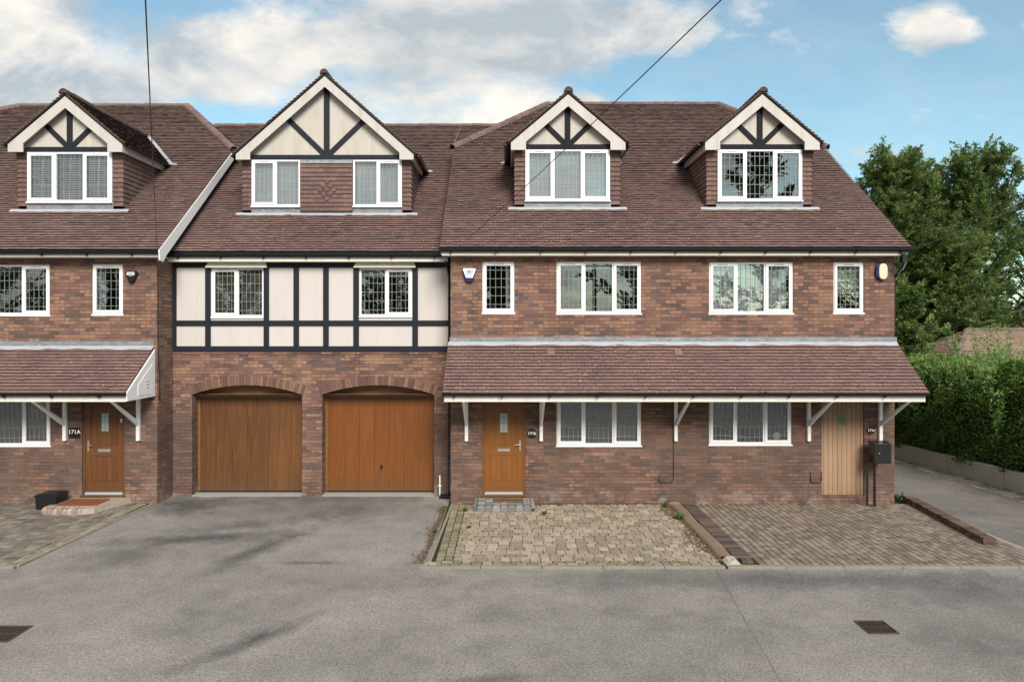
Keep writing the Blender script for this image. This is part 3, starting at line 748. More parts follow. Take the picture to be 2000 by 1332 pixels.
# front door 171b
def front_door(root, rect, Y, mat, glassx, wide, kind, handle_side):
    x0, x1, z0, z1 = rect; fr = MB(); t = .055
    fr.box(x0, x0+t, Y, Y+.08, z0, z1); fr.box(x1-t, x1, Y, Y+.08, z0, z1); fr.box(x0+t, x1-t, Y, Y+.08, z1-t, z1)
    if kind == 'cottage': fr.box(x0-.03, x1+.03, Y-.06, Y+.08, z0-.045, z0-.001)
    d = MB(); a, b = x0+t+.003, x1-t-.003; Yd = Y+.012; zb, zt = z0+(.05 if kind == 'cottage' else .004), z1-t-.003
    d.box(a, b, Yd+.012, Yd+.05, zb, zt)
    st = .125; lockz = z0+.98
    if kind == 'cottage':
        d.box(a, a+st, Yd, Yd+.0115, zb, zt); d.box(b-st, b, Yd, Yd+.0115, zb, zt)
        d.box(a+st, b-st, Yd, Yd+.0115, zb, zb+.24); d.box(a+st, b-st, Yd, Yd+.0115, lockz-.12, lockz+.12); d.box(a+st, b-st, Yd, Yd+.0115, zt-.12, zt)
        n = 5
        for lo, hi in ((zb+.25, lockz-.13), (lockz+.13, zt-.13)):
            for i in range(n):
                p = a+st+.012+(b-a-2*st-.024)*i/n; q = a+st+.012+(b-a-2*st-.024)*(i+1)/n
                d.box(p+.003, q-.003, Yd+.002, Yd+.0115, lo, hi, random.random())
    else:
        for i in range(8):
            p = a+(b-a)*i/8; q = a+(b-a)*(i+1)/8; d.box(p+.004, q-.004, Yd-.004, Yd+.0115, zb, zt, random.random())
    do = bevel(fr.build('front_door', M[mat], root), .004, 1)
    d.build('door_leaf', M[mat], do)
    gx0, gx1, gz0, gz1 = glassx
    g = MB(); g.box(gx0, gx1, Yd-.012, Yd-.006, gz0, gz1); g.build('door_glass', M['obscure'] if kind == 'cottage' else M['obscure_g'], do)
    l = MB(); e = .012
    l.box(gx0-e, gx0, Yd-.018, Yd-.001, gz0-e, gz1+e); l.box(gx1, gx1+e, Yd-.018, Yd-.001, gz0-e, gz1+e); l.box(gx0, gx1, Yd-.018, Yd-.001, gz1, gz1+e); l.box(gx0, gx1, Yd-.018, Yd-.001, gz0-e, gz0)
    gm_ = (gx0+gx1)/2
    if kind == 'cottage':
        l.box(gm_-.006, gm_+.006, Yd-.016, Yd-.0121, gz0, gz1)
        for q in (.15, .5, .85): z = gz0+(gz1-gz0)*q; l.box(gx0, gx1, Yd-.0165, Yd-.0122, z-.006, z+.006)
    else:
        for i in range(3):
            cx = gm_+(-.035+.035*i); cz = (gz0+gz1)/2+.03-.03*i
            l.bar((cx-.02, Yd-.014, cz-.04), (cx+.02, Yd-.014, cz+.04), .008, .004); l.bar((cx-.03, Yd-.014, cz+.03), (cx+.01, Yd-.014, cz-.05), .006, .004)
    l.build('glazing_bars', M['came'], do)
    if kind == 'cottage':
        s = handle_side; hx = (b-.06) if s > 0 else (a+.06)
        h = MB(); h.box(hx-.017, hx+.017, Yd-.012, Yd-.001, lockz-.02, lockz+.22); h.tube([(hx, Yd-.012, lockz+.12), (hx, Yd-.05, lockz+.12), (hx-s*.12, Yd-.052, lockz+.12)], .01, 8)
        bevel(h.build('handle', M['steel'], do), .003, 1)
        m = MB(); mm = (a+b)/2; m.box(mm-.14, mm+.14, Yd-.014, Yd-.001, lockz-.035, lockz+.035); m.box(mm-.12, mm+.12, Yd-.019, Yd-.0141, lockz-.022, lockz+.022)
        bevel(m.build('letterbox', M['steel'], do), .003, 1)
        th = MB(); th.box(x0+t, x1-t, Y-.02, Y+.06, z0, z0+.05); th.build('threshold', M['leadw'], do)
    return do
front_door(house, doorB, W+.035, 'door_b', (PX(977, W), PX(991, W), PZ(844, W), PZ(808, W)), 0, 'cottage', 1)
front_door(house, doorC, W+.035, 'door_c', (PX(1638, W), PX(1651, W), PZ(830, W), PZ(803, W)), 0, 'plank', 1)
# canopy
def canopy(root, xl, xr, Yw, Yc, zt, ze, brx, seed, endpanel=None, tl=None, xle=None, xre=None):
    mb = MB(); sl = math.atan2(zt-ze, Yw-Yc); c, s_ = math.cos(sl), math.sin(sl); L = (Yw-Yc)/c
    xle = xl if xle is None else xle; xre = xr if xre is None else xre
    def lims(v): q = v/L; return [(xle+(xl-xle)*q, xre+(xr-xre)*q)]
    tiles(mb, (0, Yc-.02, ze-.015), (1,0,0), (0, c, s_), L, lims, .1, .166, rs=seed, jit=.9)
    cp = mb.build('canopy', M['tile2'], root)
    dk = MB(); dk.quad((xle,Yc+.01,ze-.02), (xre,Yc+.01,ze-.02), (xr,Yw,zt-.02), (xl,Yw,zt-.02))
    fz = ze-.185
    dk.quad((xle+.03,Yc+.07,fz+.045), (xre-.03,Yc+.07,fz+.045), (xr-.03,Yw,fz+.045), (xl+.03,Yw,fz+.045)); dk.build('canopy_underlay', M['deck'], cp)
    f = MB(); f.box(xle+.02, xre-.02, Yc+.06, Yc+.085, fz, ze-.02); bevel(f.build('fascia', M['cream'], cp), .004, 1)
    gutter(xle-.02, xre+.02, Yc-.045, ze+.012, .048, .075).build('gutter', M['black'], cp)
    # lead flashing: upstand with lapped joints and the apron dressed over the tiles
    u = MB(); x = xl+.03; rg = random.Random(seed)
    while x < xr:
        x2 = min(x+1.5, xr-.02); q = rg.uniform(0, .004); u.box(x, x2+.02, Yw-.012-q, Yw-.002, zt-.02, zt+.155+rg.uniform(-.006, .006)); x = x2 if x2 < xr-.03 else xr
    u.build('lead_upstand', M['lead'], cp)
    a = MB(); n = 60; ap = .115
    for i in range(n):
        p, q = xl+(xr-xl)*i/n, xl+(xr-xl)*(i+1)/n; w1 = ap+.012*math.sin(i*1.3)+.008*math.sin(i*.37); w2 = ap+.012*math.sin((i+1)*1.3)+.008*math.sin((i+1)*.37); h = .05
        a.quad((p, Yw-w1*c, zt-w1*s_+h), (q, Yw-w2*c, zt-w2*s_+h), (q, Yw-.013, zt+.05), (p, Yw-.013, zt+.05))
    a.build('lead_flashing', M['leadw'], cp)
    brackets(cp, brx, Yw, Yc+.04, 1.41, fz, 1.74)
    return cp
CZ, CE = PZ(672, W), PZ(768, 13.4)
cpy = canopy(house, -1.30, 8.65, W, 13.4, CZ, CE, [PX(911, 14.5), PX(1057, 14.5), PX(1320, 14.5), PX(1580, 14.5), PX(1720, 14.5)], 41, xle=-1.31, xre=8.62)
# ends of the canopy closed with boarding
ec = MB()
for X in (-1.29, 8.585): ec.prism_x([(13.5, CE-.17), (W-.01, CE-.17), (W-.01, CZ-.04), (13.5, CE-.02)], X, X+.02)
ec.build('end_panel', M['cream'], cpy)
# two repair tiles standing proud under the flashing
for px in (1077, 1327):
    m = MB(); x = PX(px, 14.2); m.add([(x-.08,14.22,CZ-.22), (x+.08,14.22,CZ-.22), (x+.08,14.38,CZ-.09), (x-.08,14.38,CZ-.09), (x-.08,14.23,CZ-.25), (x+.08,14.23,CZ-.25)], [(0,1,2,3), (4,5,1,0)], .7)
    m.build('vent_tile', M['tile2'], cpy)
# gable-end gutter outlet at right corner
m = MB(); m.box(8.60, 8.68, 14.24, 14.34, 5.33, 5.53); m.tube([(8.64, 14.29, 5.36), (8.64, 14.33, 5.25), (8.64, 14.62, 5.02), (8.64, 14.62, 4.0)], .03, 8); m.build('gutter_outlet', M['black'], house)
m = MB(); m.tube([(8.68, 14.22, 5.36), (8.66, 14.3, 5.22), (8.62, 14.45, 5.1)], .011, 6); m.build('wall_stay', M['steel'], house)

# ------------------------------------------------------------------ LEFT HOUSE
LX0, LX1 = -19.0, -7.79; LW = 14.6
lh = thing('brick_house', 'left-hand brick house with one gabled dormer and short tiled canopy, door 171A', 'house', (-12, LW, 0), 'brick houses of the row')
LWD = {'w1': winrect(-68, 97, 517, 618, LW), 'w2': winrect(179, 240, 516, 617, LW), 'g': winrect(-68, 98, 765, 873, LW)}
doorA = (PX(160, LW), PX(243, LW), .2, 2.36)
wb = MB(); wall_grid(wb, LX0, LX1, 0, 5.6, list(LWD.values())+[doorA], LW, .12)
wb.quad((LX1,LW,0), (LX1,BK,0), (LX1,BK,5.6), (LX1,LW,5.6)); wb.quad((LX0,LW,0), (LX0,BK,0), (LX0,BK,5.6), (LX0,LW,5.6)); wb.quad((LX0,BK,0), (LX1,BK,0), (LX1,BK,5.6), (LX0,BK,5.6))
for X in (LX0, LX1): wb.add([(X,LW,5.6), (X,BK,5.6), (X,2*RY-HY,HZ-.1), (X,HY,HZ-.1)], [(0,1,2,3)])
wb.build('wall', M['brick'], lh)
fb = MB(); fb.box(LX0+.02, LX1-.02, LW+.13, BK-.05, 2.75, 2.9); fb.box(LX0+.02, LX1-.02, LW+.13, BK-.05, 5.45, 5.58); fb.build('floor_slab', M['deck'], lh)
LEZ = 5.60
def lmr():
    return main_roof(lh, -19.2, -7.53, -15.15, -10.0, True, True, EY, LEZ, RY, [small_hole(-10.296)], M['tile'], 61)
lmr()
dormer(lh, -10.296, 15.45, 15.27, EY, LEZ, 1.0, PZ(398, 15.45), PZ(298, 15.45), [(-10.296-.995, -10.296+.995, C3)], PZ(188, 15.27), .842, .275, .985, PZ(297, 15.27), 1.335, 1.235, PZ(403, 15.45), seed=71, cover=slats('blind', .055, .7))
fs = MB(); fs.box(LX0-.1, -7.56, EY+.1, EY+.125, PZ(502, EY+.1), PZ(490, EY+.1)+.03); fs.box(LX0-.1, -7.56, EY+.125, LW, PZ(502, EY+.1), PZ(502, EY+.1)+.02); fs.build('fascia', M['cream'], lh)
gutter(LX0-.2, -7.56, EY, PZ(485, EY)).build('gutter', M['black'], lh)
vb = MB(); hz = LEZ+(HY-EY)*TAN
vb.prism_x([(EY-.0, LEZ-.22), (EY-.02, LEZ+.0), (HY, hz-.02), (HY, hz-.27), (EY+.25, LEZ-.10), (EY+.14, LEZ-.24)], -7.545, -7.515)
vb.quad((-7.545, EY+.2, LEZ-.05), (-7.545, HY, hz-.2), (LX1, HY, hz-.2), (LX1, EY+.2, LEZ-.05))
vb.build('verge_board', M['white'], lh)
m = MB(); m.box(-7.6, -7.45, HY-.1, HY+.02, hz-.14, hz-.02); m.tube([(-7.5, HY-.08, hz-.02), (-7.46, HY+.9, hz-.05)], .055, 8); m.build('hip_gutter', M['black'], lh)
lf = LW+.03
window(lh, *LWD['w1'], lf, C3, cover=None); window(lh, *LWD['w2'], lf, [(1, True)], cover=net('net', (0, .28), 3)); window(lh, *LWD['g'], lf, C3, cover=roller('blind_d', .9999))
front_door(lh, doorA, LW+.035, 'door_a', (PX(197, LW), PX(210, LW), PZ(842, LW), PZ(808, LW)), 0, 'cottage', -1)
LCZ, LCE = PZ(680, LW), PZ(768, 13.5)
lc = canopy(lh, -15.5, -7.86, LW, 13.5, LCZ, LCE, [PX(126, 14.55), PX(269.5, 14.55), PX(126, 14.55)-2.9], 43)
m = MB(); m.prism_x([(13.52, LCE-.17), (LW-.01, LCE-.17), (LW-.01, LCZ-.03), (13.50, LCE-.0)], -7.86, -7.83)
m.prism_x([(13.9, LCE-.10), (LW-.12, LCE-.10), (LW-.12, LCZ-.32), (13.9, LCE+.13)], -7.83, -7.822)
bevel(m.build('end_panel', M['white'], lc), .004, 1)
m = MB()
for i in range(3): m.box(-7.822, -7.812, 14.18, 14.3, 2.62+i*.07, 2.64+i*.07)
m.build('vent_louvre', M['cream'], lc)

# ------------------------------------------------------------------ MIDDLE BLOCK
GW = 15.3; gX0, gX1 = -7.79, -1.25
gb = thing('garage_block', 'half-timbered middle block with two arched garage doors and a large gabled dormer', 'garage', (-4.5, GW, 0))
zsp, zcr = PZ(770.5, GW), PZ(752, GW); ztb = PZ(686.5, GW)
arches = [(PX(375, GW), PX(590, GW)), (PX(629, GW), PX(848, GW))]
wb = MB(); wall_grid(wb, gX0, gX1, 0, zsp, [(a, b, -1, zsp) for a, b in arches], GW, .33)
wb.f = [f for f in wb.f]
# above springing
xs = [gX0]
def arc(a, b, x):
    hw = (b-a)/2; h = zcr-zsp; Rr = (hw*hw+h*h)/(2*h); return zcr-Rr+math.sqrt(max(0, Rr*Rr-(x-(a+b)/2)**2))
prev = gX0
for a, b in arches:
    wb.quad((prev,GW,zsp), (a,GW,zsp), (a,GW,ztb+.05), (prev,GW,ztb+.05)); n = 20
    for i in range(n):
        p, q = a+(b-a)*i/n, a+(b-a)*(i+1)/n
        wb.quad((p,GW,arc(a,b,p)), (q,GW,arc(a,b,q)), (q,GW,ztb+.05), (p,GW,ztb+.05))
        wb.quad((p,GW,arc(a,b,p)), (p,GW+.33,arc(a,b,p)), (q,GW+.33,arc(a,b,q)), (q,GW,arc(a,b,q)))
    prev = b
wb.quad((prev,GW,zsp), (gX1,GW,zsp), (gX1,GW,ztb+.05), (prev,GW,ztb+.05))
rw_ = MB(); rw_.quad((gX0,BK,0), (gX1,BK,0), (gX1,BK,5.6), (gX0,BK,5.6)); rw_.build('rear_wall', M['brick'], gb)
rw_ = MB(); rw_.box(gX0, gX1, GW-.018, GW-.001, ztb-.062, ztb-.002); rw_.build('brick_course', M['brick'], gb)
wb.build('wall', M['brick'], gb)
m = MB(); m.box(gX0+.01, gX1-.01, GW+.34, BK-.05, 2.72, 2.86); m.box(gX0+.01, gX1-.01, GW+.4, BK-.05, 5.45, 5.58); m.build('floor_slab', M['deck'], gb)
for a, b in arches:
    m = MB(); hw = (b-a)/2; h = zcr-zsp; Rr = (hw*hw+h*h)/(2*h); cz = zcr-Rr; cx = (a+b)/2; th0 = math.asin(hw/Rr)*1.02; n = 36; tk = .215
    for i in range(n):
        t0, t1 = -th0+2*th0*i/n+.0012, -th0+2*th0*(i+1)/n-.0012
        P = [(cx+math.sin(t)*r_, cz+math.cos(t)*r_) for t, r_ in ((t0, Rr-.002), (t1, Rr-.002), (t1, Rr+tk), (t0, Rr+tk))]
        q = random.uniform(0, .006); m.prism_y(P, GW-.012-q, GW+.06, random.random())
    m.build('brick_arch', M['archbrick'], gb)
# garage doors
GD = 15.6
zd = PZ(777, GD)
for k, (a, b) in enumerate(arches):
    m = MB(); A, B = a-.08, b+.08
    mat = M['garage_l'] if k == 0 else M['garage_r']
    m.box(A, B, GD+.03, GD+.05, .03, zd)
    if k == 0:
        n = 11
        for i in range(n):
            p, q = A+(B-A)*i/n, A+(B-A)*(i+1)/n; m.box(p+.0015, q-.0015, GD+.02, GD+.0295, .045, zd-.02, random.random()*.8)
    else:
        e = [PX(x, GD) for x in (639, 672, 701.5, 731, 760, 789, 818.5, 852)]
        for p, q in zip(e[:-1], e[1:]): m.box(p+.004, q-.004, GD+.015, GD+.0295, .045, zd-.02, random.random()*.3)
    go = m.build('garage_door', mat, gb)
    m = MB(); m.box(A, B, GD-.0, GD+.045, zd+.004, zcr+.05); m.box(a-.001, a+.055 if k == 0 else a+.05, GD-.002, GD+.012, .03, zd); m.box(b-.03, b+.001, GD-.002, GD+.012, .03, zd)
    m.build('door_header', M['header'], go)
    m = MB(); m.box(A+.09, B-.09, GD-.01, GD+.03, .018, .044); m.build('door_seal', M['black'], go)
    if k == 1:
        hx, hz_ = PX(745, GD), PZ(911, GD); m = MB()
        m.box(hx-.025, hx+.025, GD+.0, GD+.0148, hz_-.035, hz_+.035); m.tube([(hx, GD+.0, hz_), (hx, GD-.04, hz_)], .014, 8); m.tube([(hx, GD-.045, hz_+.012), (hx, GD-.045, hz_-.055)], .014, 8)
        m.build('handle', M['black'], go)
    m = MB(); m.box(a, b, GW+.0, GD+.03, -.03, .014); m.box(a, b, GW-.03, GW-.0005, -.03, .019); m.build('threshold', M['concrete'], go)
# timber framed storey
zt = PZ(512, GW); tf = MB(); pn = MB(); ty = GW-.035
def XG(x): return PX(x, GW)
RWN = {'l': (XG(412.5), XG(515.5), PZ(622, GW), PZ(523.5, GW)), 'r': (XG(702), XG(805.5), PZ(620.5, GW), PZ(523.5, GW))}
wall_grid(pn, gX0, gX1, ztb-.02, 5.62, list(RWN.values()), GW-.004, .1)
pn.build('render_panel', M['render'], gb)
def hb(x0, x1, y0, y1, pr=.034): tf.box(x0, x1, GW-.005-pr, GW-.0045, PZ(y1, GW), PZ(y0, GW), random.random())
posts = [(335.5, 345.5), (401.8, 412.2), (515.8, 526), (574, 584.5), (631.8, 642.5), (690.6, 701.4), (805.8, 816.5), (876, 886)]
for a, b in posts: hb(XG(a), XG(b), 523, 676)
hb(gX0, gX1, 509, 522.9, .037); hb(gX0, gX1, 676.1, 686.5, .037)
for (a, b) in zip(posts[:-1], posts[1:]): hb(XG(a[1])+.001, XG(b[0])-.001, 626, 636.6, .03)
bevel(tf.build('timber_frame', M['timber'], gb), .004, 1)
window(gb, *RWN['l'], GW+.0, [(1, True), (1, False)], cover=roller('blind_d', .9999))
window(gb, *RWN['r'], GW+.0, [(1, False), (1, True)], cover=roller('blind_g', .17))
for x0, x1 in ((405, 524), (692.7, 813)):
    m = MB(); a, b, c, d = XG(x0), XG(x1), PZ(523.5, GW), PZ(511, GW); s = .05
    m.add([(a, GW-.13, c), (b, GW-.13, c), (b-s, GW-.045, d), (a+s, GW-.045, d), (a, GW-.04, c-.004), (b, GW-.04, c-.004)], [(0,1,2,3), (4,5,1,0), (0,3,4), (1,5,2)])
    m.build('drip_hood', M['cream'], gb)
# roof of the middle block
ME, MZ = 14.95, 5.65
sl = 1/CT; vlen = (20.37-ME)*sl; m = MB(); apx = PZ(149, 16.0)
XC = -4.449; bh = (XC, 2.06, 16.2, apx+.06, .88)
def ml(v):
    y = ME+v*CT; z = MZ+v*ST; ov = max(0, z-8.86); iv = (-7.79-(.1 if z > 5.9 else 0) if ov == 0 else -7.50-ov*1.17, -1.24 if ov == 0 else -1.42+ov*1.28); xc, hw, yf, za, s_ = bh
    w = min(hw, (za-z)/s_)
    if y < yf+.05 or w < .05: return [iv]
    return [(iv[0], xc-w), (xc+w, iv[1])]
tiles(m, (0, ME-.01, MZ-.008), (1,0,0), (0, CT, ST), vlen, ml, .1, .166, rs=81, jit=1.15)
mr = m.build('roof', M['tile'], gb)
m = MB(); rz2 = MZ+(20.37-ME)*TAN
ym = ME+(8.86-MZ)/TAN; m.add([(-7.79,ME,MZ-.02), (-1.24,ME,MZ-.02), (-1.24,ym,8.84), (.3,20.37,rz2-.02), (-9.08,20.37,rz2-.02), (-7.79,ym,8.84)], [(0,1,2,3,4,5)]); m.quad((-7.79,BK-.6,MZ-.02), (-1.22,BK-.6,MZ-.02), (.3,20.37,rz2-.02), (-9.08,20.37,rz2-.02)); m.build('roof_underlay', M['deck'], mr)
m = MB(); ridge_line(m, (-9.05, 20.37, rz2), (.25, 20.37, rz2), .09, .33, 5); m.build('ridge_tiles', M['ridge'], mr)
wl = (PX(492, 16.2), PX(587, 16.2)); wr = (PX(690, 16.2), PX(785, 16.2))
bd = dormer(gb, XC, 16.2, 16.0, ME, MZ, 1.845, PZ(406, 16.2), PZ(313, 16.2), [(wl[0], wl[1], [(1,True),(1,False)]), (wr[0], wr[1], [(1,False),(1,True)])], apx, .88, .26, 1.825, PZ(312, 16.0), 2.17, 2.08, PZ(411, 16.2), big=True, seed=91, cover=net('net', (0, 1), 12))
# tile-hung panel between the two windows, with a diamond of scalloped tiles
m = MB(); rg = random.Random(4); x0, x1 = wl[1]+.005, wr[0]-.005; z0, z1 = PZ(413, 16.2), PZ(320, 16.2); Yp = 16.13; zz = z0; k = 0
m.box(x0, x1, Yp+.03, 16.2, z0, z1)
while zz < z1-.02:
    zt_ = min(zz+.118, z1); x = x0
    while x < x1-.01:
        x2 = min(x+(.083 if (x == x0 and k % 2) else .163), x1)
        m.add([(x,Yp,zz), (x2-.003,Yp,zz), (x2-.003,Yp+.028,zt_), (x,Yp+.028,zt_), (x,Yp+.02,zz-.002), (x2-.003,Yp+.02,zz-.002)], [(0,1,2,3), (4,5,1,0)], rg.random()); x = x2
    zz += .106; k += 1
tp = m.build('hung_tile_panel', M['hung'], bd)
m = MB(); cx = (x0+x1)/2+.02; base = z0+.27
for row, cnt in enumerate((1, 2, 3, 2, 1)):
    for i in range(cnt):
        px = cx+(i-(cnt-1)/2)*.163; pz = base+row*.106+.053; pts = [(px+math.cos(math.pi+math.pi*q/8)*.068, pz+math.sin(math.pi+math.pi*q/8)*.075) for q in range(9)]
        m.prism_y(pts, Yp-.018, Yp+.02, rg.random())
m.build('scalloped_tiles', M['hung'], bd)
m = MB(); m.quad((x0, Yp-.004, z1-.01), (x1, Yp-.004, z1-.01), (x1, 16.17, z1+.1), (x0, 16.17, z1+.1)); m.build('lead_strip', M['lead'], bd)
m = MB(); m.box(gX0, -1.36, ME+.1, ME+.125, PZ(511, ME+.1), PZ(497, ME+.1)); m.box(gX0, -1.36, ME+.125, GW, PZ(511, ME+.1), PZ(511, ME+.1)+.02); m.build('fascia', M['cream'], gb)
gutter(gX0, -1.3, ME, PZ(491.5, ME)).build('gutter', M['black'], gb)
# black downpipe in the corner
m = MB(); xp = PX(878, 15.2); m.tube([(-1.40, 14.95, 5.42), (-1.36, 15.05, 5.30), (xp, 15.2, 5.1), (xp, 15.2, .16), (xp, 15.12, .06)], .034, 10)
for z in (4.6, 3.6, 1.9, .9): m.tube([(xp, 15.2, z), (xp, 15.2, z+.05)], .043, 10)
dp = m.build('downpipe', M['black'], gb, True)
m = MB(); m.box(xp-.22, xp+.05, 15.02, 15.26, 0, .07); m.build('gully', M['black'], dp)
m = MB(); xq = PX(859, 15.2); m.tube([(xq, 15.2, .02), (xq, 15.2, .50)], .018, 8); m.box(xq-.04, xq+.04, 15.19, 15.22, .25, .27); m.build('overflow_pipe', M['white'], gb)

# ------------------------------------------------------------------ things fixed to the walls
def text_mesh(name, body, size, loc, mat, parent, bold=0.0, ext=.002):
    cu = bpy.data.curves.new(name, 'FONT'); cu.body = body; cu.size = size; cu.extrude = ext; cu.align_x = 'CENTER'; cu.align_y = 'CENTER'; cu.offset = bold
    tmp = bpy.data.objects.new('t', cu); COL.objects.link(tmp); dg = bpy.context.evaluated_depsgraph_get(); dg.update()
    me = bpy.data.meshes.new_from_object(tmp.evaluated_get(dg)); bpy.data.objects.remove(tmp)
    me.materials.clear(); me.materials.append(mat); o = bpy.data.objects.new(name, me); COL.objects.link(o)
    o.parent = parent; off = Vector((0,0,0)); p = parent
    while p is not None: off += p.location; p = p.parent
    o.location = Vector(loc)-off; o.rotation_euler = (math.pi/2, 0, 0); return o
def disc(mb, x, y0, y1, z, r, sx=1, n=28): mb.prism_y([(x+math.cos(2*math.pi*k/n)*r*sx, z+math.sin(2*math.pi*k/n)*r) for k in range(n)], y0, y1)
# round number signs
for px, py, rr, txt, lab, Yq in ((1039, 846, .105, '171b', 'round black house number sign reading 171b right of the golden oak door', W), (1700.5, 840, .09, '171c', 'round black house number sign reading 171c above the black mailbox', W)):
    x, z = PX(px, Yq), PZ(py, Yq); t = thing('house_number_sign', lab, 'sign', (x, Yq, z), 'house number signs')
    m = MB(); disc(m, x, Yq-.022, Yq-.001, z, rr); bevel(m.build('plate', M['black'], t), .004, 2)
    text_mesh('lettering', txt, rr*.9, (x, Yq-.024, z), M['ink_w'], t, .002)
x, z = PX(146.5, LW), PZ(845, LW); t = thing('house_number_sign', 'rectangular dark slate house number sign reading 171A left of the door', 'sign', (x, LW, z), 'house number signs')
m = MB(); m.box(x-.12, x+.12, LW-.02, LW-.001, z-.115, z+.115); bevel(m.build('plate', M['black'], t), .004, 1); text_mesh('lettering', '171A', .125, (x, LW-.022, z+.02), M['ink_w'], t, .001)
# alarm boxes
def shield(x, z, w, h): return [(x-w*.5, z+h*.42), (x-w*.46, z+h*.5), (x+w*.46, z+h*.5), (x+w*.5, z+h*.42), (x+w*.3, z-h*.3), (x+w*.2, z-h*.5), (x-w*.2, z-h*.5), (x-w*.3, z-h*.3)][::-1]
x, z = PX(917, W), PZ(538, W); t = thing('alarm_box', 'white and navy shield-shaped alarm box beside the narrow window', 'alarm box', (x, W, z), 'burglar alarm boxes')
m = MB(); m.prism_y(shield(x, z, .31, .30), W-.075, W-.001); bevel(m.build('backplate', M['navy'], t), .012, 2)
m = MB(); m.prism_y([(x-.145, z+.12), (x-.13, z+.145), (x+.13, z+.145), (x+.145, z+.12), (x+.075, z-.065), (x-.075, z-.065)][::-1], W-.095, W-.076); bevel(m.build('cover', M['alarm_w'], t), .008, 2)
m = MB(); 
for k in range(24):
    a0, a1 = 2*math.pi*k/24, 2*math.pi*(k+1)/24
    m.quad(*[(x+math.cos(a)*r_*1.0, W-.098, z+.075+math.sin(a)*r_*.45) for a, r_ in ((a0, .085), (a1, .085), (a1, .068), (a0, .068))])
disc(m, x, W-.0985, W-.096, z+.075, .026, 1.9); m.build('emblem', M['ink_b'], t)
text_mesh('lettering', 'SECURITY', .034, (x, W-.097, z+.012), M['ink_k'], t)
x, z = PX(259, LW), PZ(541, LW); t = thing('alarm_box', 'black heart-shaped alarm box with white lettering near the wall corner', 'alarm box', (x, LW, z), 'burglar alarm boxes')
m = MB(); m.prism_y([(x-.14, z+.07), (x-.11, z+.14), (x+.11, z+.14), (x+.14, z+.07), (x+.05, z-.12), (x, z-.14), (x-.05, z-.12)][::-1], LW-.08, LW-.001); bevel(m.build('cover', M['black'], t), .02, 3)
text_mesh('lettering', 'moore', .06, (x, LW-.083, z+.095), M['ink_w'], t, .001); text_mesh('lettering', 'SECURE', .052, (x, LW-.083, z+.052), M['ink_w'], t, .002); text_mesh('lettering', 'security', .024, (x, LW-.083, z+.018), M['ink_w'], t)
x, z = PX(1719, W), PZ(531, W); t = thing('alarm_box', 'cream and navy oval alarm box beside the house corner', 'alarm box', (x, W, z), 'burglar alarm boxes')
def oval(x, z, w, h, n=24): return [(x+w*math.copysign(abs(math.cos(2*math.pi*k/n))**.8, math.cos(2*math.pi*k/n)), z+h*math.copysign(abs(math.sin(2*math.pi*k/n))**.65, math.sin(2*math.pi*k/n))) for k in range(n)]
m = MB(); m.prism_y(oval(x-.02, z, .105, .165), W-.06, W-.001); bevel(m.build('backplate', M['navy'], t), .01, 2)
m = MB(); m.prism_y(oval(x+.02, z, .095, .175), W-.10, W-.061); bevel(m.build('cover', M['alarm_c'], t), .015, 3)
# ornament behind the right ground floor window
x, z = PX(1517, W+.2), PZ(851, W+.2); t = thing('ornament', 'small round cream ornament standing behind the right ground floor window', 'ornament', (x, W+.2, z-.1))
m = MB(); disc(m, x, W+.19, W+.21, z, .085); m.box(x-.015, x+.015, W+.192, W+.208, z-.2, z-.08); m.box(x-.05, x+.05, W+.17, W+.23, z-.22, z-.2); m.build('dial', M['alarm_c'], t)
# mailbox on a post
x0, x1 = PX(1704, 14.2), PX(1737, 14.2); z0, z1 = PZ(904, 14.2), PZ(867, 14.2)
t = thing('mailbox', 'black lockable mailbox on a thin steel post beside the planked door', 'mailbox', ((x0+x1)/2, 14.3, 0))
m = MB(); m.box(x0, x1, 14.12, 14.36, z0, z1); m.prism_x([(14.09, z1+.001), (14.37, z1+.001), (14.37, z1+.05), (14.09, z1+.015)], x0-.012, x1+.012); bevel(m.build('box', M['crate'], t), .006, 2)
m = MB(); disc(m, x0+.1, 14.105, 14.119, (z0+z1)/2+.02, .014); m.build('lock', M['steel'], t)
m = MB(); xp_ = PX(1708, 14.3); m.box(xp_-.02, xp_+.02, 14.28, 14.32, .01, z0); m.build('post', M['crate'], t)
m = MB(); xq_ = PX(1687, 14.45); m.box(xq_, xp_+.02, 14.3, 14.33, .005, .04); m.box(xq_-.012, xq_+.02, 14.3, 14.33, .04, 1.15); m.build('stand_frame', M['crate'], t)
# bell push at door A
x, z = PX(237.5, LW), PZ(821, LW); t = tag((lambda m: (m.box(x-.012, x+.012, LW-.02, LW-.001, z-.045, z+.045), bevel(m.build('doorbell', M['white']), .004, 1))[1])(MB()), 'small white bell push on the left house door frame', 'doorbell')
